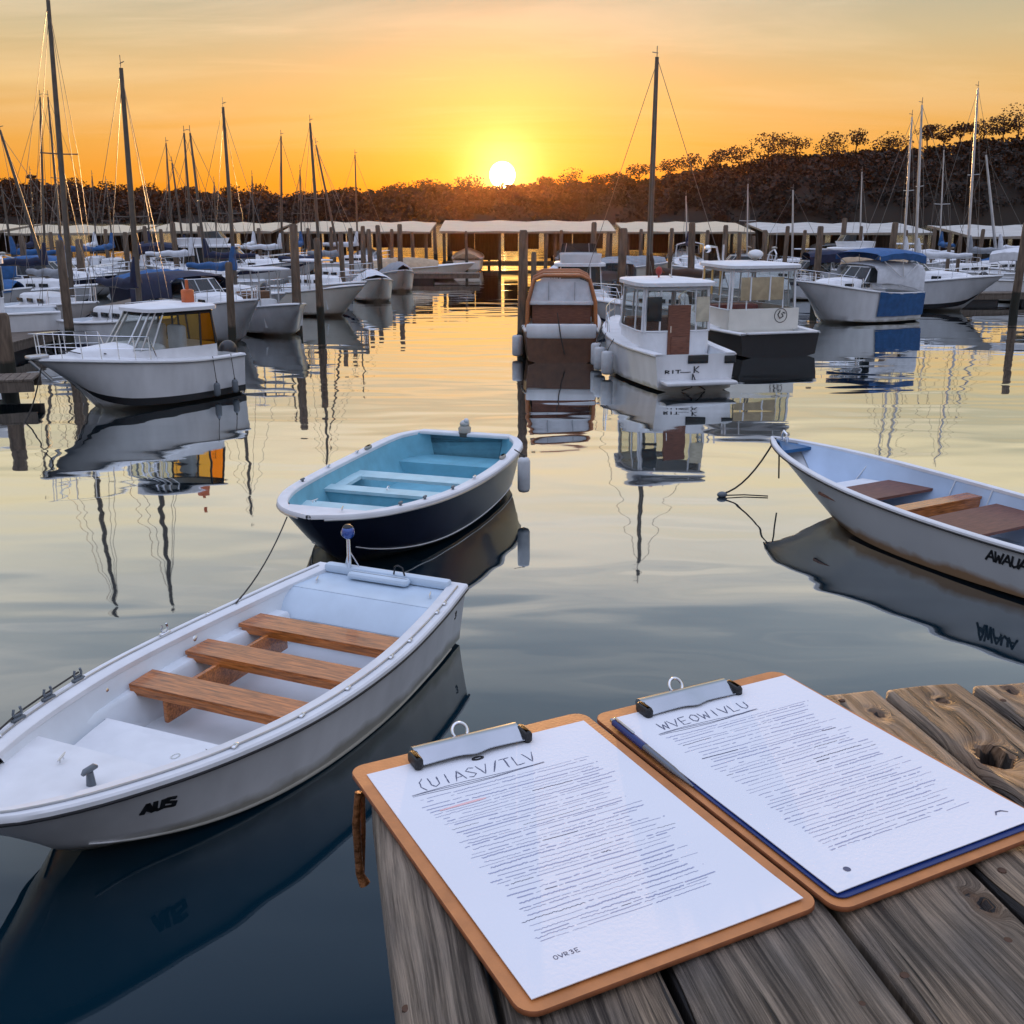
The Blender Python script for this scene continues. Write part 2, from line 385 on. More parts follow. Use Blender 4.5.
def pine(x, y, z, h, wd_, flat, label, seed):
    rg = random.Random(seed)
    t = thing('umbrella_pine', label, 'tree', (x, y, z), 0, 'pines along the ridge')
    k = MB(); lean = rg.uniform(-.6,.6)
    top = Vector((lean, 0, h*.60)); k.tube([(0,0,-1.0), (lean*.3,0,h*.3), top], [.30,.24,.16], 6)
    cr = MB(); nb = rg.randint(4, 6)
    for b in range(nb):
        a = rg.uniform(0, 6.28); rr = wd_*.5*rg.uniform(.3,.85) if b else 0
        e = Vector((lean+math.cos(a)*rr, math.sin(a)*rr*.8, h*rg.uniform(.50,.88)-rr*.06))
        k.tube([top*.75, (top+e)*.5-Vector((0,0,.3)), e], [.13,.10,.05], 5)
        leafclump(cr, e+Vector((0,0,.3)), wd_*rg.uniform(.26,.38), 110, .34, (1.25,1,flat), rg)
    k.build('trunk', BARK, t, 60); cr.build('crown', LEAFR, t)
ORD = ['first','second','third','fourth','fifth','sixth','seventh','eighth','ninth','tenth','eleventh','twelfth','thirteenth','fourteenth','fifteenth','sixteenth','seventeenth','eighteenth','nineteenth','twentieth']
# pixel x on the ridge, height above the ridge in px, width in px
left_p = [(6,9,16),(34,14,10),(70,5,20),(114,7,18),(150,4,16),(186,5,14),(232,6,15),(262,9,18),(302,4,14),(345,6,16),(396,5,16),(424,9,24),(462,12,24)]
right_p = [(548,10,14),(573,14,20),(600,9,18),(616,11,12),(640,13,22),(668,14,20),(690,15,18),(716,12,16),(742,17,26),(768,22,28),(796,24,24),(830,17,24),(855,25,16),(889,15,24),(928,21,18),(943,15,14),(960,17,18),(984,18,22),(1004,20,18),(1019,28,26)]
i = 0
for lst, side in ((left_p, 'left'), (right_p, 'right')):
    seq = sorted(lst, key=lambda q: abs(q[0]-503))
    for r_, (px, hp, wp) in enumerate(seq):
        Yp = RIDGE-2+rnd.uniform(-4,3); pt = PY(px, tab(px, RIDGE_PX), Yp)
        z = hill_z(pt.x, Yp); h = (PY(px, tab(px, RIDGE_PX)-hp, Yp).z-z)*1.0
        sz = 'broad' if wp > 21 else ('small' if wp < 16 else 'round')
        pine(pt.x, Yp, z, max(3.5, h), wp/FPX*Yp*1.35, .55 if i % 2 else .7, f'{sz} dark pine silhouetted on the ridge, {ORD[r_]} one to the {side} of the sun', 100+i); i += 1

# ---------------------------------------------------------------- long covered docks across the back of the marina
ROOF = mat('pale_dock_roof', (.50,.43,.32), .38, var=.12, scale=.7, stretch=(1,4,1))
ROOF2 = mat('weathered_blue_grey_roof', (.40,.41,.42), .45, var=.3, scale=.9, stretch=(1,4,1))
RTRIM = mat('roof_fascia', (.26,.22,.17), .6, var=.2)
def shed(x0, x1, y0, y1, ze, zr, label):
    cx_ = (x0+x1)/2; t = thing('covered_dock', label, 'covered dock', (cx_, y0, 0), 0, 'pale roofed docks across the back')
    hw = (x1-x0)/2; b = MB(); n = 12
    top = []; bot = []
    for i in range(n+1):
        x = lerp(-hw, hw, i/n); s = .05*math.sin(i*1.7+cx_)
        top.append([(x, -.3, ze+s*.4), (x, (y1-y0)*.5, lerp(ze, zr, .55)+s), (x, y1-y0+.3, zr+s)])
        bot.append([(x, -.3, ze-.12), (x, (y1-y0)*.5, lerp(ze, zr, .55)-.12), (x, y1-y0+.3, zr-.12)])
    b.loft(top, mi=0); b.loft(bot, mi=1)
    for a in (0, -1): b.loft([[p[a] for p in top], [p[a] for p in bot]], mi=1)
    for a in (0, -1): b.loft([top[a], bot[a]], mi=1)
    b.build('roof', [ROOF if cx_ < 14 else ROOF2, RTRIM], t, 40)
    m = max(2, int((x1-x0)/2.6))
    for i in range(m+1):
        x = lerp(-hw+.25, hw-.25, i/m)
        MB().box((0,0,(ze-.1)/2-.4), (.17,.17,ze+.7)).build('post', PILEW, t, loc=(x, .1, 0))
        if i % 2 == 0: MB().box((0,0,(zr-.1)/2-.4), (.17,.17,zr+.7)).build('post', PILEW, t, loc=(x, y1-y0-.1, 0))
    MB().box((0,(y1-y0)/2,.28), (x1-x0,1.5,.22)).build('walkway', DOCKW, t)
    BACKING = mat('dark_backing_panel', (.085,.055,.035), .8, var=.4, scale=3, stretch=(4,1,.5))  # dark panels added to cut the bright water seen under the roof
    rg = random.Random(int(cx_*10)); sd_ = MB(); q = -hw+.3
    while q < hw-.6:
        ww = rg.uniform(.8, 2.4); hh_ = rg.uniform(1.3, zr-.40)
        if rg.random() < .93: sd_.box((min(q+ww/2, hw-.3-ww/2), y1-y0-.02+rg.uniform(-.05,.05), zr-.14-hh_/2), (ww, .04, hh_))
        q += ww+rg.uniform(.03,.35)
    sd_.build('dark_backing', BACKING, t)
sheds = [(-46,-35.6,57,62.5,2.32,2.75,'far left covered dock roof at the edge of the picture'),
 (-35.2,-27.4,58,63.5,2.30,2.72,'pale bluish covered dock roof behind the leftmost leaning mast'),
 (-27.0,-20.5,58,63,2.22,2.68,'covered dock with blue and cream roof behind the tall left masts'),
 (-20.2,-13.2,60,65,2.28,2.80,'cream covered dock roof behind the motor yacht on the left'),
 (-12.9,-4.6,61,66,2.25,2.85,'long glowing cream roof of the covered dock left of the sun'),
 (-4.2,6.0,63,68,2.22,2.88,'glowing yellow covered dock roof straight below the sun'),
 (6.3,13.6,61,66,2.24,2.83,'cream covered dock roof behind the tall central mast'),
 (13.9,22.8,59,64.5,2.22,2.80,'pale covered dock roof behind the blue boat'),
 (23.2,33.0,55,60.5,2.12,2.72,'white bluish covered dock roof behind the twin masts on the right'),
 (33.4,44.0,55,60.5,2.15,2.72,'covered dock roof at the right edge of the marina')]
for s in sheds: shed(*s[:5], s[5]-.14, s[6])

# floating walkways between the boats
def walkway(pts, wdt, label, zt=.42):
    a = Vector((*pts[0], 0)); b_ = Vector((*pts[1], 0)); d = b_-a; ln = d.length
    t = thing('floating_dock', label, 'dock', a, math.atan2(d.y, d.x), 'floating docks between the berths')
    m = MB(); n = int(ln/.16)
    for i in range(n):
        m.box((i*.16+.08, 0, zt-.02), (.145, wdt, .04))
    m.build('decking', DOCKW, t)
    for s_ in (-1, 1): MB().box((ln/2, s_*(wdt/2-.05), zt-.14), (ln, .08, .19)).build('side_beam', DOCKW, t)
    for i in range(int(ln/2.4)):
        f = MB(); f.box((0, 0, .03), (1.5, wdt-.25, .40), bev=.05); f.build('float', RUBBER, t, loc=(1.0+i*2.4, 0, 0))
walkway(((-12.6, 17.5), (-12.4, 52)), 1.7, 'dark wooden walkway running back along the left berths')
walkway(((-12.0, 18.8), (-8.9, 19.6)), .9, 'short low dock finger beside the cabin cruiser at the left edge')
walkway(((-11.4, 36.4), (-8.4, 36.8)), .8, 'dock finger behind the boat with the brown box')
walkway(((7.9, 36.5), (8.2, 52)), 1.5, 'walkway running back between the right hand berths')
walkway(((16.5, 40.2), (25, 41)), .9, 'dock finger behind the white boats on the right')
walkway(((-8.0, 53.0), (-1.6, 53.0)), 1.2, 'low dock with railing left of the sun reflection')
# ---------------------------------------------------------------- the pier in the foreground
DZ = 2.92; DA = R(11)
dock = thing('pier', 'weathered grey plank pier in the foreground under the two clipboards', 'pier', (-.1127, .742, DZ), DA)
def to_dock(px, py):
    x, y = P(px, py, DZ); x += .1127; y -= .742
    return (x*math.cos(DA)+y*math.sin(DA), -x*math.sin(DA)+y*math.cos(DA))
def plank_material():
    m = bpy.data.materials.new('weathered_plank'); m.use_nodes = True; t = m.node_tree; L = t.links; b = t.nodes['Principled BSDF']
    def n_(ty, **k):
        n = t.nodes.new(ty)
        for a, v in k.items(): setattr(n, a, v)
        return n
    def ma(op, a, b_=None, c=None, clamp=False):
        n = n_('ShaderNodeMath', operation=op, use_clamp=clamp)
        for i, v in enumerate((a, b_, c)):
            if v is None: continue
            if isinstance(v, (int, float)): n.inputs[i].default_value = v
            else: L.new(v, n.inputs[i])
        return n.outputs[0]
    tcn = n_('ShaderNodeTexCoord'); at = n_('ShaderNodeAttribute', attribute_name='tone'); kn = n_('ShaderNodeAttribute', attribute_name='knot')
    sp = n_('ShaderNodeSeparateXYZ'); L.new(tcn.outputs['Object'], sp.inputs[0])
    def noise(vec, sc_, det=4, rough=.55):
        n = n_('ShaderNodeTexNoise'); n.inputs['Scale'].default_value = sc_; n.inputs['Detail'].default_value = det; n.inputs['Roughness'].default_value = rough
        L.new(vec, n.inputs[0]); return n.outputs[0]
    def comb(x, y, z):
        n = n_('ShaderNodeCombineXYZ')
        for i, v in enumerate((x, y, z)):
            if isinstance(v, (int, float)): n.inputs[i].default_value = v
            else: L.new(v, n.inputs[i])
        return n.outputs[0]
    toff = ma('MULTIPLY', at.outputs['Fac'], 31.0)
    low = noise(comb(ma('MULTIPLY', sp.outputs[0], 9.0), ma('MULTIPLY', sp.outputs[1], 2.2), toff), 1.0, 2)
    gx = ma('ADD', ma('ADD', ma('MULTIPLY', sp.outputs[0], 150.0), ma('MULTIPLY', low, 5.0)), ma('MULTIPLY', kn.outputs['Fac'], 5.0))
    g1 = noise(comb(gx, ma('MULTIPLY', sp.outputs[1], 3.5), toff), 1.0, 5, .6)           # growth rings
    g2 = noise(comb(ma('MULTIPLY', gx, 5.0), ma('MULTIPLY', sp.outputs[1], 14.0), toff), 1.0, 7, .75)   # fibres
    g3 = noise(comb(ma('MULTIPLY', gx, .55), ma('MULTIPLY', sp.outputs[1], 2.6), ma('ADD', toff, 9.0)), 1.0, 3, .5)  # splits
    bl = noise(comb(ma('MULTIPLY', sp.outputs[0], 14.0), ma('MULTIPLY', sp.outputs[1], 6.0), toff), 1.0, 5)   # blotches
    mixv = ma('ADD', ma('MULTIPLY', g1, .55), ma('MULTIPLY', g2, .45))
    cr = n_('ShaderNodeValToRGB'); e = cr.color_ramp.elements
    while len(e) < 5: e.new(.5)
    for el, (p, c) in zip(e, [(.33, (.020,.015,.012)), (.43, (.085,.072,.060)), (.50, (.24,.215,.18)), (.58, (.48,.43,.36)), (.70, (.70,.63,.53))]): el.position = p; el.color = (*c, 1)  # pale stops raised so the grain also carries painted bright streak highlights
    L.new(mixv, cr.inputs[0])
    mxa = n_('ShaderNodeMix', data_type='RGBA', blend_type='MULTIPLY'); mxa.inputs[0].default_value = 1; L.new(cr.outputs[0], mxa.inputs[6])
    cb = n_('ShaderNodeValToRGB'); eb = cb.color_ramp.elements; eb[0].position = .32; eb[0].color = (.46,.47,.50,1); eb[1].position = .68; eb[1].color = (1.18,1.04,.88,1)
    L.new(bl, cb.inputs[0]); L.new(cb.outputs[0], mxa.inputs[7])
    # plank-to-plank tone
    ct = n_('ShaderNodeValToRGB'); et = ct.color_ramp.elements; et[0].color = (.62,.62,.64,1); et[1].color = (1.15,1.0,.86,1); L.new(at.outputs['Fac'], ct.inputs[0])
    mxb = n_('ShaderNodeMix', data_type='RGBA', blend_type='MULTIPLY'); mxb.inputs[0].default_value = 1; L.new(mxa.outputs[2], mxb.inputs[6]); L.new(ct.outputs[0], mxb.inputs[7])
    # brown heartwood round the knots
    mxc = n_('ShaderNodeMix', data_type='RGBA'); L.new(ma('MULTIPLY', kn.outputs['Fac'], .75, clamp=True), mxc.inputs[0]); L.new(mxb.outputs[2], mxc.inputs[6]); mxc.inputs[7].default_value = (.22,.115,.055,1)
    sh = n_('ShaderNodeMapRange'); L.new(kn.outputs['Fac'], sh.inputs[0]); sh.inputs[1].default_value = .93; sh.inputs[2].default_value = .99
    mxd = n_('ShaderNodeMix', data_type='RGBA'); L.new(sh.outputs[0], mxd.inputs[0]); L.new(mxc.outputs[2], mxd.inputs[6]); mxd.inputs[7].default_value = (.02,.012,.008,1)
    spl = n_('ShaderNodeMapRange', interpolation_type='SMOOTHSTEP'); L.new(g3, spl.inputs[0]); spl.inputs[1].default_value = .365; spl.inputs[2].default_value = .325
    mxe = n_('ShaderNodeMix', data_type='RGBA'); L.new(spl.outputs[0], mxe.inputs[0]); L.new(mxd.outputs[2], mxe.inputs[6]); mxe.inputs[7].default_value = (.018,.015,.014,1)
    L.new(mxe.outputs[2], b.inputs['Base Color']); b.inputs['Roughness'].default_value = .52
    hgt = ma('SUBTRACT', ma('ADD', ma('MULTIPLY', g1, .8), ma('MULTIPLY', g2, .7)), ma('MULTIPLY', spl.outputs[0], 1.2))
    bp = n_('ShaderNodeBump'); bp.inputs['Strength'].default_value = .9; bp.inputs['Distance'].default_value = .005; L.new(hgt, bp.inputs['Height']); L.new(bp.outputs[0], b.inputs['Normal'])
    return m
PLANKM = plank_material()
knots = [(*to_dock(995, 758), .0135, .0175, .03), (*to_dock(943, 702), .0042, .0052, .006), (*to_dock(878, 713), .0035, .006, .004), (*to_dock(1011, 689), .005, .008, .005),
         (*to_dock(985, 905), .005, .007, .004), (*to_dock(968, 893), .0025, .003, .003), (*to_dock(417, 850), .004, .006, .003)]
gaps = [0, .066, .180, .320, .447, .537, .632, .73, .845, .95, 1.06, 1.17, 1.28, 1.40, 1.52, 1.64, 1.76]
ends = [-.072, -.085, -.125, -.150, -.166, -.163, -.155, -.168, -.15, -.16, -.17, -.155, -.16, -.17, -.15, -.16]
pv, pf, tone, knot = [], [], [], []
for k in range(len(gaps)-1):
    g0 = gaps[k]+.0028; g1 = gaps[k+1]-.0028; fine = k < 8
    e0 = -ends[k]
    T = [.12, .42, .30, .55, .78, .50, .85][k] if k < 7 else rnd.random()
    nx = int((g1-g0)/.0032) if fine else 8
    ys = []; y = e0
    while y > -3.4: ys.append(y); y -= (.0036 if (fine and y > -.38) else .12)
    o = len(pv); cols = nx+1+4
    sag = rnd.uniform(-.0015, .0015); twist = rnd.uniform(-.01, .01)
    for y in ys:
        jag = 0
        for i in range(cols):
            # profile: side bottom, side mid, rounded top edge ... other side
            if i == 0: x, z = g0, -.036
            elif i == 1: x, z = g0, -.008
            elif i == cols-2: x, z = g1, -.008
            elif i == cols-1: x, z = g1, -.036
            else:
                u = (i-2)/(nx); x = lerp(g0, g1, u); dd = min(x-g0, g1-x)
                z = -.0065*max(0, 1-dd/.0065)**2 + sag*(1-(2*u-1)**2) + twist*(x-(g0+g1)/2)
                de = e0-y                                     # rounded end
                z -= .008*max(0, 1-de/.009)**2
            # rounded corners seen from above
            de = e0-y; cr_ = .016
            if de < cr_:
                pull = cr_-math.sqrt(max(0, cr_**2-(cr_-de)**2)); mid = (g0+g1)/2
                x = min(max(x, g0+pull*.8), g1-pull*.8)
            K = 0
            for kx, ky, ra, rb, dep in knots:
                q = ((x-kx)/ra)**2+((y-ky)/rb)**2
                if q < 30:
                    ang = math.atan2(y-ky, x-kx); q *= 1+.18*math.sin(2*ang+kx*50)+.1*math.sin(5*ang)
                    if q < 1.25: K = 1; z -= dep*min(1, (1.25-q)*2.2)
                    else: K = max(K, .9*math.exp(-(math.sqrt(q)-1.12)*1.1))
            pv.append((x, y, z)); tone.append(T); knot.append(K)
    for j in range(len(ys)-1):
        for i in range(cols-1):
            a = o+j*cols+i; pf.append((a, a+1, a+1+cols, a+cols))
    pf.append(tuple(o+i for i in range(cols-1, -1, -1)))
me = bpy.data.meshes.new('decking'); me.from_pydata(pv, [], pf); me.materials.append(PLANKM)
for nm, dat in (('tone', tone), ('knot', knot)):
    a = me.attributes.new(nm, 'FLOAT', 'POINT'); a.data.foreach_set('value', dat)
me.polygons.foreach_set('use_smooth', [True]*len(me.polygons)); me.set_sharp_from_angle(angle=R(50)); me.update()
decking = bpy.data.objects.new('decking', me); C.objects.link(decking); decking.parent = dock
NAILM = mat('rusty_nail', (.10,.055,.035), .6, .6, var=.4)
for px, py in ((842, 700), (925, 697), (1003, 700), (905, 975), (862, 1004), (945, 870), (1008, 940), (440, 985), (407, 1008), (828, 1002), (1002, 870)):
    nb_ = MB(); nb_.tube([(0,0,-.004), (0,0,.0006), (0,0,.0012)], [.0034, .0034, .0022], 10)
    x, y = to_dock(px, py); nb_.build('nail', NAILM, dock, 40, loc=(x, y, -.0006))
BEAMM = mat('pier_beam', (.10,.085,.07), .85, var=.4, scale=5, stretch=(1,8,8), bump=.5, bscale=20)
for yb in (-.02, -1.1, -2.3, -3.2):
    MB().box((.90, yb, -.115), (1.70, .09, .15)).build('cross_beam', BEAMM, dock)
for xb, yb in ((.12, -.02), (.98, -.02), (1.66, -.02), (.12, -2.3), (.98, -2.3), (1.66, -2.3)):
    pb = MB(); pb.tube([(0,0,-DZ-1.2), (0,0,-1.5), (0,0,-.192)], [.10,.095,.09], 14); pb.build('pile', PILEW, dock, 40, loc=(xb, yb, 0))
# rusty iron strap at the pier corner
IRON = mat('rusty_iron', (.20,.075,.022), .55, .5, var=.6, scale=30, bump=.6, bscale=120)
st = MB(); st.tube([(-.008,.06,.0), (-.011,.058,-.03), (-.010,.052,-.075), (-.006,.05,-.085)], [.0030,.0036,.0036,.005], 8)
st.tube([(-.004,.064,-.002), (-.005,.062,-.04), (-.008,.056,-.08)], [.002,.0022,.0022], 8)
st.build('iron_strap', IRON, dock, 50)

# ---------------------------------------------------------------- clipboards, papers, pen
MDF = mat('brown_hardboard', (.52,.20,.062), .48, var=.16, scale=60, bump=.05, bscale=400)
MDFE = mat('hardboard_edge', (.26,.085,.03), .6, var=.3, scale=80)
PAPER = mat('white_paper', (.74,.745,.78), .8, var=.02, scale=8, bump=.05, bscale=300)
INK = mat('grey_ink', (.36,.38,.52), .8, var=.1)
INKD = mat('dark_ink', (.10,.11,.17), .8, var=.1)
HILITE = mat('pink_marker', (.80,.50,.50), .8, var=.05)
STEEL = mat('clip_steel', (.42,.44,.47), .12, 1.0, var=.06, scale=40)
NAVYPL = mat('navy_plastic', (.012,.03,.14), .3, var=.1)
def rrect(w_, h_, r, n=5, x0=0, y0=0):
    o = []
    for cx_, cy_, a0 in ((w_-r, h_-r, 0), (r, h_-r, 90), (r, r, 180), (w_-r, r, 270)):
        for i in range(n+1):
            a = R(a0+90*i/n); o.append((x0+cx_+r*math.cos(a), y0+cy_+r*math.sin(a)))
    return o
def rounded_plate(outline, z0, z1, b, mats, name, parent, sm=45):
    cx_ = sum(p[0] for p in outline)/len(outline); cy_ = sum(p[1] for p in outline)/len(outline)
    def ins(d, z):
        res = []; n = len(outline)
        for i in range(n):
            a = Vector(outline[i-1]); c = Vector(outline[(i+1) % n]); d_ = (c-a).normalized(); res.append((outline[i][0]-d_.y*d, outline[i][1]+d_.x*d, z))
        return res
    m = MB(); m.loft([ins(b, z0), ins(0, z0+b), ins(0, z1-b), ins(b*.4, z1-b*.3)], True, False, mi=1)
    m.add(ins(b*.4, z1-b*.3), [tuple(range(len(outline)))], 0); m.add(ins(b, z0), [tuple(range(len(outline)-1, -1, -1))], 0)
    return m.build(name, mats, parent, sm)
def paper_sheet(mb, x0, x1, y0, y1, z, curl):
    nx, ny = 14, 20
    def zz(x, y):
        u = (x-x0)/(x1-x0); v = (y-y0)/(y1-y0)
        return z + curl*(.0015*math.sin(u*5+1)*(1-v)+.0010*math.sin(v*6+u*2)+.0022*max(0, .12-v)/.12*(.5+u*.8))*.8 + .0004
    rows = [[(lerp(x0,x1,i/nx), lerp(y0,y1,j/ny), zz(lerp(x0,x1,i/nx), lerp(y0,y1,j/ny))) for i in range(nx+1)] for j in range(ny+1)]
    mb.loft(rows)
    mb.loft([[(p[0],p[1],p[2]-.0007) for p in r] for r in rows])
    edge = rows[0]+[r[-1] for r in rows[1:]]+rows[-1][::-1][1:]+[r[0] for r in rows[::-1][1:]]
    mb.loft([edge, [(p[0],p[1],p[2]-.0007) for p in edge]])
    return zz
def stroke(mb, pts, wdt, zz, lift=.00022, mi=0):
    """one pen stroke: a flat ribbon of ink on the sheet"""
    L_, R_ = [], []
    for i, p in enumerate(pts):
        a = Vector(pts[max(0,i-1)]); b = Vector(pts[min(len(pts)-1,i+1)]); d = (b-a)
        d = d.normalized() if d.length > 1e-9 else Vector((1,0)); n = Vector((-d.y, d.x))*wdt*.5*(1 if 0 < i < len(pts)-1 else .5)
        q = Vector(p); L_.append((q.x+n.x, q.y+n.y, zz(q.x, q.y)+lift)); R_.append((q.x-n.x, q.y-n.y, zz(q.x, q.y)+lift))
    mb.loft([L_, R_], mi=mi)
def clip(parent, cx_, ytop, seed):
    """lever clip: base plate, rolled spring bar, flat jaw with rubber ends, hanging ring"""
    c = bpy.data.objects.new('clip', None); C.objects.link(c); c.parent = parent; c.location = (cx_, ytop, .0048)
    hw = .056
    b = MB(); b.box((0, .0, .0006), (hw*1.7, .020, .0012), bev=.0004)
    pr = [(-.014,.0065), (-.0115,.0082), (-.002,.0118), (.004,.0125), (.0085,.0105), (.010,.0065), (.0085,.0025), (.004,.0012), (.003,.002), (.0068,.0045), (.0072,.0075), (.004,.0095), (-.0015,.0100), (-.0115,.0068)]
    b.loft([[(x, y, z) for y, z in pr] for x in (-hw+.004, -hw*.4, 0, hw*.4, hw-.004)], True, True)
    # lever wing with a wavy lower lip
    top, bot = [], []
    for i in range(25):
        u = i/24; x = lerp(-hw+.006, hw-.006, u); dip = .004*math.exp(-((u-.5)/.10)**2)
        top.append((x, -.002, .0122)); bot.append((x, -.0185-dip, .0058+.0012*math.sin(u*math.pi)))
    b.loft([top, bot]); b.loft([[(p[0],p[1],p[2]-.0009) for p in top], [(p[0],p[1],p[2]-.0009) for p in bot]]); b.loft([bot, [(p[0],p[1],p[2]-.0009) for p in bot]])
    b.build('clip_bar', STEEL, c, 35)
    for s in (-1, 1):
        e = MB(); e.box((0,-.0095,.0068), (.0085,.0215,.0115), bev=.0030); e.build('rubber_end', RUBBER, c, 40, loc=(s*(hw-.002), 0, 0))
    r = MB(); r.tube([(.0075*math.cos(a), .0150+.0045*math.sin(a), .0110+.0062*math.sin(a)) for a in [2*math.pi*i/20 for i in range(20)]], .0016, 8, closed=True)
    r.tube([(-.006,.006,.003), (-.0055,.0145,.005), (.0055,.0145,.005), (.006,.006,.003)], .0012, 6)
    r.build('ring', CHROME, c, 50)
    k = MB(); k.tube([(.0052*math.cos(a), -.0235+.0020*math.sin(a), .0018) for a in [2*math.pi*i/14 for i in range(14)]], .0009, 6, closed=True); k.build('thumb_hole_rim', RUBBER, c, 50)
    return c
BA = R(-63+90)
def board(name_label, loc, w_, h_, a):
    t = thing('clipboard', name_label, 'clipboard', (loc[0], loc[1], DZ+.0022), a, 'clipboards on the pier')
    out = [(x, -h_+y) for x, y in rrect(w_, h_, .014)]
    rounded_plate(out, 0, .0052, .0012, [MDF, MDFE], 'board', t)
    return t
# left clipboard; local x to the right along the top edge, y up the page
b1 = board('left brown clipboard reaching over the pier corner, pink marker line on its page', (-.145, .828), .240, .335, BA)
clip(b1, .108, -.0165, 1)
b2 = board('right brown clipboard with a dark blue folder showing under its page', (.0775, .9285), .232, .335, BA)
clip(b2, .098, -.0165, 2)
sA = MB(); zzA = paper_sheet(sA, 0, .219, -.305, 0, 0, .5)
pA = sA.build('paper_sheet', PAPER, smooth=60); pA.matrix_world = b1.matrix_basis @ Matrix.Translation((.0105, -.0205, .0058)); tag(pA, 'written page with sketched title held on the left clipboard', 'paper', 'written pages')
fo = rounded_plate([(x, -.308+y) for x, y in rrect(.219, .307, .010)], 0, .0016, .0006, [NAVYPL, NAVYPL], 'folder', None); fo.matrix_world = b2.matrix_basis @ Matrix.Translation((.0066, -.019, .0055)); tag(fo, 'thin dark blue folder under the page on the right clipboard', 'folder')
sB = MB(); zzB = paper_sheet(sB, 0, .2145, -.3015, 0, 0, .4)
pB = sB.build('paper_sheet', PAPER, smooth=60); pB.matrix_world = b2.matrix_basis @ Matrix.Translation((.0100, -.0205, .0078)); tag(pB, 'written page lying on the blue folder of the right clipboard', 'paper', 'written pages')

# sketched title letters, unit boxes (x 0..1, y 0..1)
G = {'(': [[(.8,1.1),(.4,.75),(.35,.3),(.7,-.15)]], 'U': [[(.1,1),(.12,.25),(.45,0),(.85,.2),(.9,.95)]], 'I': [[(.5,1),(.5,0)]], 'A': [[(0,0),(.5,1),(1,0)],[(.25,.35),(.75,.35)]],
     'S': [[(.9,.85),(.5,1),(.1,.75),(.5,.5),(.9,.25),(.5,0),(.1,.1)]], 'V': [[(0,1),(.5,0),(1,1)]], 'O': [[(.5,1),(.1,.7),(.15,.2),(.5,0),(.9,.3),(.85,.8),(.5,1)]], '/': [[(.1,-.05),(.9,1.05)]],
     'T': [[(0,1),(1,1)],[(.5,1),(.5,0)]], 'L': [[(.1,1),(.1,0),(.9,.05)]], 'N': [[(.05,0),(.1,1),(.85,0),(.9,1)]], 'E': [[(.9,1),(.1,1),(.1,0),(.9,0)],[(.1,.5),(.7,.5)]], 'W': [[(0,1),(.25,0),(.5,.7),(.75,0),(1,1)]],
     'K': [[(.1,1),(.1,0)],[(.85,1),(.15,.45),(.9,0)]], 'R': [[(.1,0),(.1,1),(.8,.85),(.7,.5),(.15,.45),(.85,0)]], 'M': [[(.05,0),(.15,1),(.5,.2),(.85,1),(.95,0)]], '3': [[(.1,.9),(.6,1),(.8,.75),(.4,.55),(.85,.3),(.5,0),(.1,.1)]]}
def letters(mb, txt, x, y, wl, hl, wdt, zz, rg, gap=1.25, slant=0, mi=0):
    for ch in txt:
        for s in G.get(ch, []):
            pts = []
            for (a, b_), (c_, d_) in zip(s[:-1], s[1:]):
                for q in range(4):
                    u = q/4; X = lerp(a, c_, u)+rg.uniform(-.03,.03); Y = lerp(b_, d_, u)+rg.uniform(-.02,.02); pts.append((x+X*wl+Y*hl*slant, y+Y*hl))
            pts.append((x+s[-1][0]*wl+s[-1][1]*hl*slant, y+s[-1][1]*hl)); stroke(mb, pts, wdt*rg.uniform(.8,1.2), zz, mi=mi)
        x += wl*gap
    return x
def page(parent, zz, seed, title, tx, ty, wl, hl, foot):
    rg = random.Random(seed); T_ = MB()
    letters(T_, title, tx, ty, wl, hl, .0007, zz, rg, 1.18, .10); letters(T_, title, tx+.0006, ty+.0003, wl, hl, .0005, zz, rg, 1.18, .10)
    for k in range(3): stroke(T_, [(lerp(tx-.008, tx+len(title)*wl*1.2, i/12), ty-.0045-k*.0016+rg.uniform(-.0003,.0003)+.0012*math.sin(i*.5+k)) for i in range(13)], .0006, zz)
    T_.build('title_writing', INKD, parent)
    W = MB(); y = ty-.014; k = 0; D = MB()
    while y > -.262:
        x0 = .022+rg.uniform(0,.010)+(.006 if k > 6 else 0); x1 = .196-rg.uniform(0,.030); x = x0; drift = rg.uniform(-.0010,.0010)
        while x < x1:
            ln = rg.uniform(.008,.060) if rg.random() < .75 else rg.uniform(.003,.01); e = min(x+ln, x1); n = max(3, int((e-x)/.0011)); amp = rg.choice((.00012,.00025,.0006,.0004))
            pts = []; ph = rg.uniform(0, 6)
            for i in range(n+1):
                X = lerp(x, e, i/n); pts.append((X, y+drift*(X-x0)/.17+rg.uniform(-amp,amp)+.0003*math.sin(X*90+ph)))
            stroke(W if rg.random() < .95 else D, pts, rg.choice((.00035,.0005,.0006,.0008,.0011)), zz)
            x = e+rg.uniform(.0006,.0030) if rg.random() < .9 else e+rg.uniform(.006,.02)
        y -= rg.uniform(.0034,.0062); k += 1
    W.build('handwriting', INK, parent)
    letters(D, foot, .030, -.281, .0034, .0040, .0006, zz, rg, 1.2); D.build('dark_writing', INKD, parent)
page(pA, zzA, 3, '(UIASV/TLV', .030, -.046, .0098, .0155, 'OVR3E')
page(pB, zzB, 4, 'WVEOWIVLU', .030, -.042, .0100, .0135, '')
hl_ = MB(); stroke(hl_, [(.034,-.082),(.05,-.0815),(.07,-.0812),(.076,-.0812)], .0026, zzA, .0004); hl_.build('marker_line', HILITE, pA)
dd = MB(); tx = MB()
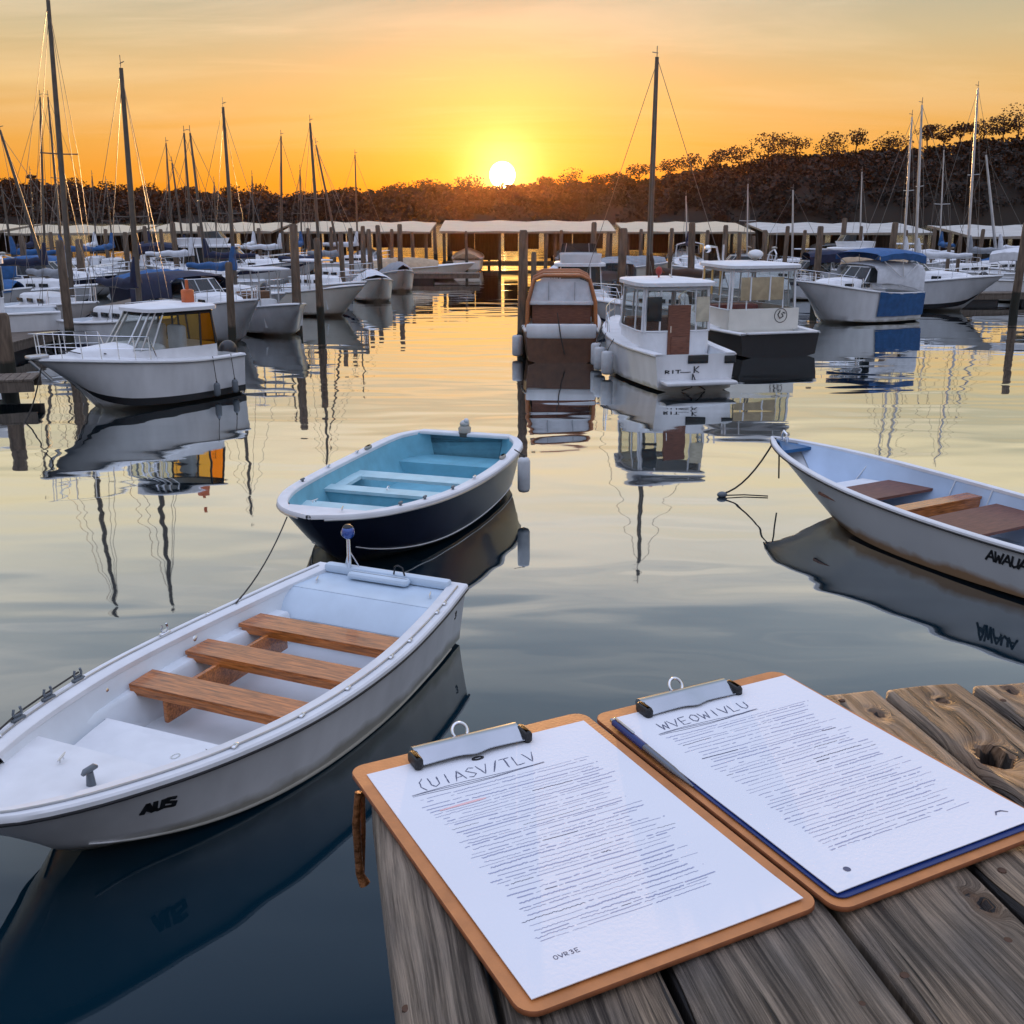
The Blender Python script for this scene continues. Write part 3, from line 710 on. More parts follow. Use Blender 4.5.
for X, Y_ in ((.026,-.284),): dd.add([(X+.0036*math.cos(a)*.8, Y_+.0030*math.sin(a), zzB(X,Y_)+.0003) for a in [2*math.pi*i/12 for i in range(12)]], [tuple(range(12))])
stroke(dd, [(.186,-.284),(.190,-.2805),(.195,-.2812),(.199,-.285)], .0016, zzB, .0004); dd.build('ink_spot', INKD, pB)
# pen lying along the left edge of the right page
pen = thing('pen', 'slim blue and silver pen lying along the left edge of the right clipboard', 'pen', (0,0,0)); 
pen.matrix_world = b2.matrix_basis @ Matrix.Translation((.0062, -.030, .0100)) @ Matrix.Rotation(R(-1.2), 4, 'Z')
q = MB(); q.tube([(0,-.002,0),(0,-.055,0)], [.0036,.0038], 12); q.build('pen_barrel', NAVYPL, pen, 50)
q = MB(); q.tube([(0,-.055,0),(0,-.100,0),(0,-.122,0),(0,-.130,0)], [.0036,.0034,.0016,.0006], 12); q.build('pen_tip', mat('dark_steel', (.16,.17,.20), .25, .9), pen, 50)
q = MB(); q.box((.0006,-.018,.0046), (.0022,.034,.0012), bev=.0005); q.tube([(0,0,0),(0,.004,0)], [.0022,.002], 10); q.build('pen_clip', STEEL, pen, 50)
# ---------------------------------------------------------------- open boats in front
class Hull:
    """hull shape: tables over t (0 stern .. 1 bow); local x forward, y to port, z up from the water"""
    def __init__(s, L, b, zg, zk, hc, zc, rake=.5, flare=1.2, rk0=.6):
        s.L, s.b, s.zg, s.zk, s.hc, s.zc, s.rake, s.flare, s.rk0 = L, b, zg, zk, hc, zc, rake, flare, rk0
    def pt(s, t, u, sd, off=0.0, zlift=0.0):
        """u 0 gunwale, .6 chine, 1 keel"""
        b = max(.004, tab(t, s.b)-off); zg = tab(t, s.zg); zk = tab(t, s.zk)+off; hc = max(.002, (tab(t, s.b)*tab(t, s.hc))-off); zc = tab(t, s.zc)+off*.5
        if u <= .6:
            k = 1-u/.6; y = hc+(b-hc)*k**s.flare; z = zc+(zg-zc)*k
        else:
            k = (u-.6)/.4; y = hc*(1-k); z = lerp(zc, zk, k**.8)
        w_ = max(0, (t-s.rk0)/(1-s.rk0)); w_ = w_*w_*(3-2*w_)
        x = t*s.L-s.rake*w_*max(0, (zg-z)/max(.05, zg-zk))**1.15
        return (x, sd*y, z+zlift)
    def side(s, t, off=0.0, us=(0,.1,.2,.3,.4,.5,.6,.72,.86,1)):
        return [s.pt(t, u, 1, off) for u in us]+[s.pt(t, u, -1, off) for u in us[::-1][1:]]
def outer(h, n=28, mi=0, t0=0, t1=1):
    m = MB(); r = [h.side(lerp(t0, t1, i/n)) for i in range(n+1)]; m.loft(r, mi=mi)
    m.add(r[0], [tuple(range(len(r[0])))], mi); m.add(r[-1], [tuple(range(len(r[-1])-1, -1, -1))], mi); return m
def hull_at(h, t, z):
    zg, zk = tab(t, h.zg), tab(t, h.zk); b = tab(t, h.b); hc = b*tab(t, h.hc); zc = tab(t, h.zc)
    if z >= zc: y = hc+(b-hc)*max(0, min(1, (z-zc)/max(.001, zg-zc)))**h.flare
    else: y = hc*max(0, (z-zk)/max(.001, zc-zk))
    return y
def liner(h, th, zf, t0=.01, t1=.98, n=26, side_in=.10):
    """inside skin from the gunwale's inner edge down to a flat floor at zf"""
    m = MB(); rings = []
    for i in range(n+1):
        t = lerp(t0, t1, i/n); b = tab(t, h.b); zg = tab(t, h.zg); bi = max(.01, b-th); zft = min(zg-.05, max(zf+max(0, t-.8)*.5, tab(t, h.zk)+.05))
        fl = max(.006, bi*(.78 if t < .7 else lerp(.78, .35, (t-.7)/.3)))
        w_ = max(0, (t-h.rk0)/(1-h.rk0)); w_ = w_*w_*(3-2*w_)
        r = []
        for sd in (1, -1):
            q = []
            for k in (0, .25, .5, .75, .93, 1):
                z = lerp(zg-.004, zft, k); zk_ = tab(t, h.zk); y = max(.003, min(lerp(bi, fl, k**1.4), hull_at(h, t, max(z, zk_+.01))-min(.035, th*.7))); q.append((t*h.L-h.rake*w_*max(0, (zg-z)/max(.05, zg-zk_))**1.15, sd*y, z))
            r.append(q)
        rings.append(r[0]+[(r[0][-1][0], 0, zft-.004)]+r[1][::-1])
    m.loft(rings)
    a = rings[0]; m.add(a, [tuple(range(len(a)-1, -1, -1))])
    return m
def hw(h, x, z):
    t = min(1, max(0, x/h.L))
    for _ in range(6):
        w_ = max(0, (t-h.rk0)/(1-h.rk0)); w_ = w_*w_*(3-2*w_); zg, zk = tab(t, h.zg), tab(t, h.zk)
        t = min(1, max(0, (x+h.rake*w_*max(0, (zg-z)/max(.05, zg-zk))**1.15)/h.L))
    return hull_at(h, t, z)
def capstrip(h, th, wout=.02, hz_=.03, n=40, t0=0.0, t1=1.0, stern=True):
    """gunwale moulding running round both sides"""
    m = MB()
    for sd in (1, -1):
        rings = []
        for i in range(n+1):
            t = lerp(t0, t1, i/n); b = tab(t, h.b); z = tab(t, h.zg); x = t*h.L; bi = max(.0, b-th-.008) if t < .985 else 0
            bo = b+wout
            rings.append([(x, sd*bi, z-.025), (x, sd*bi, z+hz_*.25), (x, sd*(bi+.010 if bi else 0), z+hz_*.5), (x, sd*(bo-.012), z+hz_*.5), (x, sd*bo, z+hz_*.1), (x, sd*bo, z-hz_*.7), (x, sd*(b-.002), z-hz_*.8)])
        m.loft(rings); m.add(rings[0], [tuple(range(7))])
        if t1 >= .99:   # nose
            pass
    return m
def tube_along(h, sd, t0, t1, dy, dz, r, n=30, M=None, mb=None):
    m = mb or MB(); m.tube([(lerp(t0,t1,i/n)*h.L, sd*(tab(lerp(t0,t1,i/n), h.b)+dy), tab(lerp(t0,t1,i/n), h.zg)+dz) for i in range(n+1)], r, 6); return m
def slab(mb, xs_, yfun, z, th, mi=0, zf=None, h=None):
    """athwartships board spanning between the sides: xs_ aft, fore; yfun(x) half width"""
    a, b = xs_; n = 4; rings = []
    for i in range(n+1):
        x = lerp(a, b, i/n); w_ = yfun(x) if h is None else max(.012, min(yfun(x), hw(h, x+.02, z-th+(zf(x) if zf else 0))-.035)); zz_ = z if zf is None else z+zf(x)
        rings.append([(x, -w_, zz_-th), (x, -w_, zz_-.004), (x, -w_+.004, zz_), (x, w_-.004, zz_), (x, w_, zz_-.004), (x, w_, zz_-th)])
    return mb.loft(rings, True, True, mi)
def cleat(parent, x, y, z, a, s=1.0, m_=None, name='cleat'):
    c = MB(); c.tube([(-.03*s,0,0), (-.02*s,0,.025*s)], [.006*s,.005*s], 6); c.tube([(.03*s,0,0), (.02*s,0,.025*s)], [.006*s,.005*s], 6)
    c.tube([(-.065*s,0,.032*s), (-.03*s,0,.028*s), (.03*s,0,.028*s), (.065*s,0,.032*s)], [.004*s,.008*s,.008*s,.004*s], 6)
    o = c.build(name, m_ or CHROME, parent, 60, loc=(x, y, z)); o.rotation_euler = (0, 0, a); return o
def marks(parent, strokes, org, ux, uy, nrm_, wd, m_, name):
    """hull lettering: flat strokes laid just off the surface; org + a*ux + b*uy"""
    mb = MB(); org, ux, uy, nn = Vector(org), Vector(ux), Vector(uy), Vector(nrm_).normalized()*.004
    for s in strokes:
        for a, b in zip(s[:-1], s[1:]):
            a2, b2 = Vector(a), Vector(b); d = (b2-a2); L_ = d.length
            if L_ < 1e-6: continue
            d = d/L_; nr = Vector((-d.y, d.x))*wd/2; a2 = a2-d*wd*.3; b2 = b2+d*wd*.3
            q = [a2+nr, b2+nr, b2-nr, a2-nr]; pts = [org+ux*p.x+uy*p.y for p in q]
            o = [p+nn for p in pts]; i_ = [p-nn for p in pts]; mb.loft([i_+[i_[0]], o+[o[0]]]); mb.add(o, [(0,1,2,3)])
    return mb.build(name, m_, parent)
def hull_frame(h, t, u, sd):
    p = Vector(h.pt(t, u, sd)); px_ = (Vector(h.pt(t+.01, u, sd))-p).normalized(); pz = (Vector(h.pt(t, u-.05, sd))-p).normalized(); n = px_.cross(pz)*(-sd)
    n = n.normalized()
    if n.y*sd < 0: n = -n
    return p, px_, pz, n

# ---- white dinghy
def white_dinghy():
    L = 4.25; h = Hull(L, [(0,.69),(.15,.79),(.35,.87),(.55,.85),(.72,.71),(.86,.49),(.95,.27),(1,.02)],
        [(0,.50),(.3,.47),(.6,.50),(.85,.57),(1,.64)], [(0,-.10),(.6,-.14),(.85,-.06),(.95,.10),(1,.30)],
        [(0,.90),(.5,.86),(.75,.70),(.9,.45),(1,.2)], [(0,.03),(.5,.02),(.75,.06),(.9,.16),(1,.38)], rake=.45, flare=1.1)
    ang = math.atan2(-.920, -.400)
    t = thing('rowing_boat', 'white open dinghy with three varnished thwarts moored in front, left of the pier', 'rowing boat', (-1.0, 8.22, 0), ang)
    outer(h, 40).build('hull', GEL, t, 35)
    liner(h, .135, .10, .0, .84).build('interior', INNER, t, 30)
    capstrip(h, .135, .016, .030).build('gunwale', DECK, t, 40)
    # dark rubbing line and the lighter trim bead
    for sd in (1, -1): 
        tube_along(h, sd, 0, .995, .012, -.030, .011, 40).build('rubbing_strake', RUBBER, t, 60)
        tube_along(h, sd, .02, .97, -.050, .020, .007, 40).build('trim_bead', ALU, t, 60)
    # spray rail low on the hull
    for sd in (1, -1):
        m = MB(); m.tube([h.pt(lerp(.05,.90,i/30), .60, sd) for i in range(31)], [.008+.006*math.sin(i/30*math.pi) for i in range(31)], 6); m.build('chine_rail', GEL, t, 60)
    yw = lambda x: tab(x/L, h.b)-.133
    # stern: moulded stern deck, raised step, well
    m = MB(); slab(m, (.02, .50), yw, .475, .06); m.build('stern_deck', GELB, t, 40)
    m = MB()
    ys_ = lambda k: k
    m.loft([[(.50, -yw(.5), .47), (.50, yw(.5), .47)], [(.60, -yw(.6)+.01, .42), (.60, yw(.6)-.01, .42)], [(.72, -yw(.72)+.02, .30), (.72, yw(.72)-.02, .30)], [(.74, -yw(.74)+.04, .12), (.74, yw(.74)-.04, .12)]]); m.build('stern_bulkhead', GELB, t, 30)
    m = MB(); m.box((.075, 0, .515), (.09, 1.16, .075), bev=.02); m.build('transom_cap', GELB, t, 40)
    m = MB(); m.box((.17, -.02, .515), (.10, .56, .06), bev=.028); m.build('stern_cushion', GELB, t, 40)
    # side benches / flotation lockers
    for sd in (1, -1):
        m = MB(); rr_ = []
        for i in range(17):
            x = lerp(.72, 2.95, i/16); w_ = min(yw(x), hw(h, x, .34)-.05); wi = max(.02, w_-.02-.13*min(1, (16-i)/6))
            rr_.append([(x, sd*(w_+.0), .345), (x, sd*(wi+.02), .345), (x, sd*wi, .325), (x, sd*min(wi-.03, hw(h, x, .10)-.05), .10)])
        m.loft(rr_); m.build('side_bench', INNER, t, 40)
    # thwarts
    for x in (1.05, 1.62, 2.20):
        m = MB(); wv = lambda q: yw(q)-.055
        slab(m, (x-.12, x+.12), wv, .392, .032); m.box((x+.115, 0, .350), (.022, 2*wv(x)-.04, .055)); o = m.build('thwart', VARN, t, 40)
        for sd in (1, -1): b_ = MB(); b_.box((x, sd*(wv(x)-.03), .33), (.20, .03, .09), bev=.006); b_.build('thwart_knee', VARN, t, 40)
    m = MB(); m.box((1.62, -.40, .245), (1.35, .035, .20), bev=.008); m.build('stringer', VARN, t, 40)
    # bow lockers: lower hatch platform, then the foredeck
    m = MB(); slab(m, (2.62, 3.25), lambda x: yw(x)-.10, .30, .06, h=h); w1 = hw(h, 2.62, .12)-.06; m.loft([[(2.62,-w1-.03,.29),(2.62,w1+.03,.29)],[(2.60,-w1,.11),(2.60,w1,.11)]]); m.build('locker', DECK, t, 40)
    m = MB(); m.prism(rrect(.47, .66, .07, 4, 2.695, -.33), .3005, .304); m.build('hatch_gap_line', RUBBER, t, 40)  # black plate drawn as the dark gap round the hatch lid
    m = MB(); m.prism(rrect(.44, .63, .06, 4, 2.71, -.315), .304, .318); m.build('locker_hatch', DECK, t, 40)
    m = MB(); m.tube([(2.86+.032*math.cos(a), .18+.02*math.sin(a), .316) for a in [2*math.pi*i/12 for i in range(12)]], .006, 6, closed=True); m.build('hatch_ring', CHROME, t, 60)
    m = MB(); slab(m, (3.20, 4.10), lambda x: max(.02, yw(x)-.0), .47, .05, zf=lambda x: (x-3.2)*.10, h=h); m.build('foredeck', DECK, t, 40)
    m = MB(); m.loft([[(3.20,-hw(h,3.2,.44)+.07,.45),(3.20,hw(h,3.2,.44)-.07,.45)],[(3.18,-hw(h,3.18,.16)+.06,.15),(3.18,hw(h,3.18,.16)-.06,.15)]]); m.build('fore_bulkhead', INNER, t)
    # fittings
    zc_ = lambda x: tab(x/L, h.zg)+.016
    for x, sd in ((3.95, 1),): 
        m = MB(); m.tube([(0,0,-.03),(0,0,.05)], [.026,.018], 10); m.tube([(-.05,0,.055),(-.03,0,.065),(.03,0,.065),(.05,0,.055)], [.010,.018,.018,.010], 10); m.build('bow_bollard', FENDK, t, 50, loc=(x-.42, .22, .53))
    for x, y in ((3.40, -.12), (.34, -.50), (.30, .52)): cleat(t, x, y*1.0, .48 if x < 1 else .50, .4, .8)
    bolts = [(2.95,1),(2.45,1),(2.0,1),(1.45,1),(1.15,1),(.62,1),(.45,1),(2.6,-1),(3.45,-1),(1.3,-1)]
    for x, sd in bolts:
        m = MB(); m.box((0,0,.008), (.055,.026,.016), bev=.006); m.tube([(0,0,.012),(0,0,.022)], [.009,.007], 8); o = m.build('deck_fitting', CHROME, t, 50, loc=(x, sd*(tab(x/L,h.b)-.04), zc_(x))); o.rotation_euler = (0,0,.2*sd)
    # rowlocks and fairlead with its line on the far side (the boat's starboard)
    for x, sd in ((1.75,-1),(2.62,-1),(2.92,-1),(3.22,-1)):
        far = sd == 1
        m = MB(); m.box((0,0,.012), (.09,.04,.022), bev=.008); m.tube([(-.022,0,.02),(-.030,0,.05),(-.022,0,.078)], .008, 6); m.tube([(.022,0,.02),(.030,0,.05),(.022,0,.078)], .008, 6); m.tube([(-.03,0,.034),(.03,0,.034)], .007, 6)
        o = m.build('rowlock', FENDK if x > 2.3 else CHROME, t, 50, loc=(x, sd*(tab(x/L,h.b)-.03), zc_(x)+.0))
    for x, sd in ((2.50, -1), (1.58, -1)):
        m = MB(); m.sph((0,0,0), .045, 10, 8, sc=(1,.7,.75)); m.tube([(-.03,0,0),(.03,0,.0)], .02, 8); m.build('grab_block', CHROME, t, 60, loc=(x, sd*(yw(x)+.008), .41))
    m = MB(); m.tube([(2.6, -tab(2.6/L,h.b)+.02, zc_(2.6)+.05), (2.9, -tab(2.9/L,h.b)+.01, zc_(2.9)+.035), (3.2, -tab(3.2/L,h.b)+.01, zc_(3.2)+.03), (3.6, -tab(3.6/L,h.b)+.02, zc_(3.6)+.012)], .006, 6); m.build('painter_line', ROPE, t, 60)
    # stern light on its post
    m = MB(); m.tube([(.10,-.34,.54),(.10,-.34,.80)], [.020,.016], 8); m.tube([(.06,-.40,.55),(.10,-.34,.70)], .006, 6); m.tube([(.06,-.27,.55),(.10,-.34,.70)], .006, 6); sl_ = m.build('light_post', CHROME, t, 60)
    m = MB(); m.sph((.10,-.34,.85), .058, 14, 10, sc=(1,1,1.05)); m.build('light_globe', mat('blue_lens', (.01,.06,.30), .05, .2, var=.1, coat=1), sl_, 60)
    m = MB(); m.tube([(.10,-.34,.895),(.10,-.34,.915)], [.045,.025], 10); m.build('light_cap', RUBBER, sl_, 60)
    m = MB(); m.tube([(.13,.10,.555),(.13,.11,.62),(.13,.14,.635),(.13,.18,.62),(.13,.20,.555)], .008, 6); m.build('tiller_loop', RUBBER, t, 60)
    # hull marks: dark lettering near the bow, a small figure near the stern (boat's port side faces away: the near side is y > 0 or < 0)
    sd = 1
    p, ux, uz, n = hull_frame(h, .800, .26, sd)
    gl_ = [[(0,0),(.25,1),(.5,0),(.25,.35)], [(.62,1),(.60,.2),(.75,0),(.95,.1),(1.0,1)], [(1.55,.9),(1.2,1),(1.15,.6),(1.55,.4),(1.5,0),(1.15,.1)]]
    marks(t, gl_, p-ux*(-.10)-uz*.045, -ux*.115, uz*.085, n, .24, BLACKH, 'lettering')
    p, ux, uz, n = hull_frame(h, .055, .22, sd)
    marks(t, [[(.1,.9),(.6,1),(.8,.75),(.4,.55),(.85,.3),(.5,0),(.1,.1)]], p-uz*.03, -ux*.05, uz*.06, n, .2, BLACKH, 'lettering')
    return t, h
wd_t, wd_h = white_dinghy()

# ---- navy dinghy with teal inside
def navy_dinghy():
    L = 4.35; h = Hull(L, [(0,.60),(.03,.74),(.10,.88),(.3,.95),(.55,.92),(.75,.80),(.88,.60),(.95,.38),(.985,.17),(1,.006)],
        [(0,.60),(.3,.56),(.6,.58),(.85,.64),(1,.68)], [(0,-.08),(.6,-.14),(.85,-.08),(.95,.08),(1,.30)],
        [(0,.84),(.5,.86),(.75,.74),(.9,.5),(1,.2)], [(0,.06),(.5,.04),(.75,.08),(.9,.18),(1,.38)], rake=.38, flare=.8)
    a = Vector((-1.84, 9.42)); b_ = Vector((-.60, 13.45)); d = (a-b_)
    t = thing('rowing_boat', 'navy blue tubby dinghy with a teal inside and white rim, behind the white dinghy', 'rowing boat', (b_.x, b_.y, 0), math.atan2(d.y, d.x))
    outer(h, 60).build('hull', NAVY, t, 35)
    liner(h, .095, .08, .0, .86).build('interior', TEAL, t, 30)
    capstrip(h, .095, .020, .034).build('gunwale', DECK, t, 40)
    m = MB(); m.box((.05, 0, .60), (.13, 1.22, .05), bev=.015); m.build('transom_cap', DECK, t, 40)
    for sd in (1, -1):
        tube_along(h, sd, 0, .99, .016, -.032, .011, 40).build('rubbing_strake', ALU, t, 60)
        m = MB(); m.tube([h.pt(lerp(.02,.93,i/30), .57, sd) for i in range(31)], .007, 6); m.build('spray_line', DECK, t, 60)
    yw = lambda x: tab(max(.0, x/L), h.b)-.097
    # stern box, side boxes, thwarts
    m = MB(); slab(m, (.05, .55), lambda x: yw(x)-.01, .30, .2, h=h); m.build('stern_seat', TEAL, t, 40)
    m = MB(); slab(m, (1.50, 1.78), lambda x: yw(x)-.02, .40, .035, h=h); m.build('thwart', TEALL, t, 40)
    m = MB(); slab(m, (2.30, 2.52), lambda x: yw(x)-.02, .43, .035, h=h); m.build('thwart', TEALL, t, 40)
    m = MB(); m.loft([[(2.50,-yw(2.5)+.04,.41),(2.50,yw(2.5)-.04,.41)],[(2.50,-yw(2.5)+.10,.09),(2.50,yw(2.5)-.10,.09)]]); m.build('thwart_front', TEAL, t)
    for sd in (1, -1):
        m = MB(); rr_ = []
        for i in range(9):
            x = lerp(1.66, 2.42, i/8); w_ = yw(x)-.01; rr_.append([(x, sd*w_, .405), (x, sd*(w_-.16), .405), (x, sd*(w_-.17), .37)])
        m.loft(rr_); m.build('side_bench', TEALL, t, 30)
    m = MB(); slab(m, (3.05, 3.84), lambda x: yw(x)-.0, .44, .06, zf=lambda x: (x-3)*.05, h=h); m.build('bow_locker', TEALL, t, 40)
    m = MB(); slab(m, (3.82, 4.24), lambda x: max(.03, yw(x)+.01), .60, .06, zf=lambda x: (x-3.5)*.07, h=h); m.build('foredeck', DECK, t, 40)
    # stern hardware: white capped winch
    m = MB(); m.tube([(0,0,-.06),(0,0,.02),(0,0,.05)], [.075,.085,.06], 14); m.sph((0,0,.075), .065, 12, 8, sc=(1,1,.8)); m.sph((.02,.03,.12), .035, 10, 7); m.build('stern_vent', GEL, t, 50, loc=(.05,.0,.66))
    m = MB(); m.tube([(0,0,-.11),(0,0,-.055)], [.07,.08], 14); m.build('vent_base', BRONZE, t, 50, loc=(.06,.0,.68))
    m = MB(); m.tube([(.035*math.cos(a),.0,.03+.035*math.sin(a)) for a in [math.pi*i/8 for i in range(9)]], .007, 6); m.build('thwart_ring', CHROME, t, 60, loc=(2.42,-.05,.42))
    for x, sd in ((2.75,1),(2.2,-1),(2.95,-1),(1.4,-1),(2.2,1),(3.3,1),(3.65,1)):
        m = MB(); m.tube([(0,0,0),(0,0,.02)], .014, 8); m.box((0,0,.03), (.07,.026,.02), bev=.006); m.build('deck_fitting', FENDK if x > 2.5 else CHROME, t, 50, loc=(x, sd*(tab(x/L,h.b)-.055), tab(x/L,h.zg)+.015))
    cleat(t, 3.95, .15, .645, .3, .9); cleat(t, 3.75, -.25, .64, -.3, .8)
    for sd in (1, -1):
        m = MB(); m.box((0,0,0), (.16,.05,.05), bev=.02); m.build('fairlead', GEL, t, 50, loc=(1.15, sd*(tab(1.15/L,h.b)-.08), .60))
    return t, h
nd_t, nd_h = navy_dinghy()

# ---- pale dinghy on the right
def right_dinghy():
    L = 5.3; h = Hull(L, [(0,.62),(.15,.74),(.35,.82),(.55,.80),(.72,.68),(.86,.46),(.95,.22),(1,.015)],
        [(0,.52),(.3,.52),(.6,.56),(.85,.64),(1,.70)], [(0,-.08),(.6,-.14),(.82,-.08),(.93,.06),(1,.30)],
        [(0,.82),(.5,.80),(.75,.62),(.9,.4),(1,.2)], [(0,.06),(.5,.02),(.75,.06),(.9,.16),(1,.42)], rake=.75, flare=.9, rk0=.55)
    bow = Vector((3.22, 12.75)); ang = math.atan2(.875, -.484); st_ = bow-Vector((math.cos(ang), math.sin(ang)))*L
    t = thing('rowing_boat', 'long pale grey open boat with red brown thwarts at the right edge', 'rowing boat', (st_.x, st_.y, 0), ang)
    outer(h, 44).build('hull', mat('pale_grey_hull', (.56,.58,.60), .3, var=.06, scale=2, coat=.3, dirt=((.30,.16,.06), .07, .9)), t, 35)
    liner(h, .055, .10, .0, .95).build('interior', mat('blue_grey_liner', (.42,.53,.68), .45, var=.12, scale=2.5), t, 30)
    capstrip(h, .055, .014, .026).build('gunwale', DECK, t, 40)
    for sd in (1, -1): tube_along(h, sd, 0, .995, .012, -.028, .010, 40).build('rubbing_strake', RUBBER, t, 60)
    yw = lambda x: tab(x/L, h.b)-.057
    for x0, x1, z, lab in ((3.38,3.90,.40,None), (2.80,2.98,.44,'pale varnished thwart'), (1.95,2.62,.40,None), (.4,1.0,.40,None)):
        m = MB(); slab(m, (x0, x1), lambda x: yw(x)-.03, z, .03)
        if x1-x0 < .3: m.box((x0+.01, 0, z-.08), (.02, 2*yw(x0)-.1, .12))
        o = m.build('thwart', VARN if lab else TEAKD, t, 40)
        if lab: o['label'] = lab
    m = MB(); m.loft([[(3.90,-yw(3.9)+.05,.385),(3.90,yw(3.9)-.05,.385)],[(3.92,-hw(h,3.92,.14)+.06,.14),(3.92,hw(h,3.92,.14)-.06,.14)]]); m.build('thwart_front', INNER, t)
    m = MB(); slab(m, (3.92, 4.15), lambda x: yw(x)-.07, .38, .03, h=h); m.build('bow_bench', DECK, t, 40)
    m = MB(); slab(m, (4.85, 5.22), lambda x: max(.015, yw(x)), .64, .04, zf=lambda x: (x-4.85)*.12, h=h); m.build('foredeck', BLUEH, t, 40)
    m = MB(); m.tube([(-.04,0,0),(-.05,.0,.09),(0,0,.12),(.03,0,.08),(.03,0,0)], .016, 8); m.tube([(-.09,.03,0),(-.09,.03,.07)], [.02,.025], 8); m.build('bow_fitting', CHROME, t, 50, loc=(5.10,.0,.69))
    for x in (4.2, 3.15, 2.7):
        m = MB(); m.tube([(x, -(yw(x)-.0), .55), (x+.02, -min(yw(x)-.05, hw(h,x,.33)-.05), .35), (x+.03, -min(yw(x)-.12, hw(h,x,.14)-.05), .14)], .008, 6); m.build('frame_rib', INNER, t, 60)
    m = MB(); m.tube([(1.35,.2,.41),(1.1,.0,.16),(.9,.25,.13),(.7,-.1,.13)], .007, 6); m.build('painter_line', ROPE, t, 60)
    p, ux, uz, n = hull_frame(h, .275, .19, 1)
    S = []
    x = 0
    for ch in 'AWAUA':
        for s in G[ch]: S.append([(x+a*.8+b*.25, b) for a, b in s])
        x += .78 if ch != 'W' else .85
    marks(t, S, p+ux*.14-uz*.045, -ux*.10, uz*.105, n, .2, BLACKH, 'lettering')
    return t, h
rd_t, rd_h = right_dinghy()

def fender(parent_label, x, y, z0, h_, r, m_, group='fenders hanging over the water', tie=None, cat='fender'):
    t = thing('fender', parent_label, cat, (x, y, z0), 0, group)
    m = MB(); m.tube([(0,0,0),(0,0,.012),(0,0,.05),(0,0,h_-.05),(0,0,h_-.012),(0,0,h_)], [r*.35,r*.8,r,r,r*.8,r*.3], 14); m.build('fender_body', m_, t, 60)
    m = MB(); m.tube([(0,0,h_-.002),(0,0,h_+.03)], [.020,.014], 8); 
    if tie: m.tube([(0,0,h_+.02), Vector(tie)*.5+Vector((0,0,(h_+.02)*.5)), tie], .007, 6)
    m.build('fender_line', ROPE, t, 60); return t
# fender hanging off the navy dinghy's quarter
fx, fy = PY(523, 475, 11.9).x, 11.9
fender('grey cylinder fender hanging off the right side of the navy dinghy', fx+.01, fy, .22, .42, .075, FEND, tie=(-.11,.05,.50))

def rope(label, pts, r=.008, m_=None, name='mooring_line', group='mooring lines'):
    m = MB(); k = []
    for i in range(len(pts)-1):
        a, b = Vector(pts[i]), Vector(pts[i+1])
        for q in range(6): k.append(a.lerp(b, q/6))
    k.append(Vector(pts[-1])); m.tube(k, r, 6); o = m.build(name, m_ or ROPE, smooth=60); tag(o, label, 'rope', group); return o
def cat_(a, b, sag, n=8):
    a, b = Vector(a), Vector(b); return [a.lerp(b, i/n)-Vector((0,0,sag*4*(i/n)*(1-i/n))) for i in range(n+1)]
x1, y1 = P(236, 603, .5); rope('thin line from the navy dinghy bow to the rail of the white dinghy', cat_((x1, y1, .50), (*P(287, 517, .64), .64), .07), .007)
bx, by = 3.25, 12.68; fx, fy = P(722, 497, 0)
rope('slack dark line hanging from the bow of the right hand boat into the water', cat_((bx, by, .70), (fx, fy, .04), .14)+[(fx+.03, fy+.02, -.2)], .011)
ex, ey = P(768, 497, 0)
rope('dark line floating on the water beside the right hand boat bow', [(fx, fy, .02), (lerp(fx,ex,.5), lerp(fy,ey,.5)+.05, .015), (ex, ey, .012)], .008)
m = MB(); m.sph((0,0,0), .05, 10, 8, sc=(1.3,.9,.8)); o = m.build('small_float', FENDK, smooth=60, loc=(fx, fy, .03)); tag(o, 'small dark float where the slack line meets the water', 'float')
rope('short dark line end hanging straight from the right hand boat bow', [(3.27, 12.60, .66), (3.28, 12.57, .45), (3.29, 12.56, .22)], .010)
# ---------------------------------------------------------------- moored boats
footprints = []
SMOKE = glassmat('smoked_glass', (.16,.19,.20), .62)
def ol(xa, xf, wa, wf, z, n=28, e=.42):
    """rounded rectangle outline at height z, half widths wa aft, wf fore"""
    o = []
    for i in range(n):
        a = 2*math.pi*(i+.5)/n; c, s = math.cos(a), math.sin(a)
        x = (xa+xf)/2+(xf-xa)/2*math.copysign(abs(c)**e, c); k = (x-xa)/(xf-xa); y = lerp(wa, wf, k)*math.copysign(abs(s)**e, s); o.append(Vector((x, y, z)))
    return o
def ring_loft(levels, cap=True, mi=0, mb=None):
    m = mb or MB(); m.loft(levels, True, False, mi)
    if cap:
        a = levels[-1]; c = sum(a, Vector())/len(a); c.z += .03
        mid = [p.lerp(c, .5)+Vector((0,0,.018)) for p in a]; m.loft([a, mid, [c]*len(a)], True, False, mi)
    return m
def std_hull(L, B, F, full=1.0, sheer=.35, rake=None):
    hb_ = B/2
    return Hull(L, [(0,.84*hb_),(.2,.95*hb_),(.42,hb_),(.62,.90*hb_),(.78,.66*hb_),(.9,.36*hb_),(.97,.14*hb_),(1,.015)],
        [(0,F*.92),(.3,F*.94),(.6,F*(1+sheer*.25)),(.85,F*(1+sheer*.75)),(1,F*(1+sheer))], [(0,-.12),(.6,-.18),(.82,-.10),(.93,.10),(1,F*.55)],
        [(0,.92),(.5,.88),(.75,.72),(.9,.5),(1,.2)], [(0,.05),(.5,.06),(.75,.14),(.9,.28),(1,F*.75)], rake=rake if rake is not None else F*.95, flare=.95)
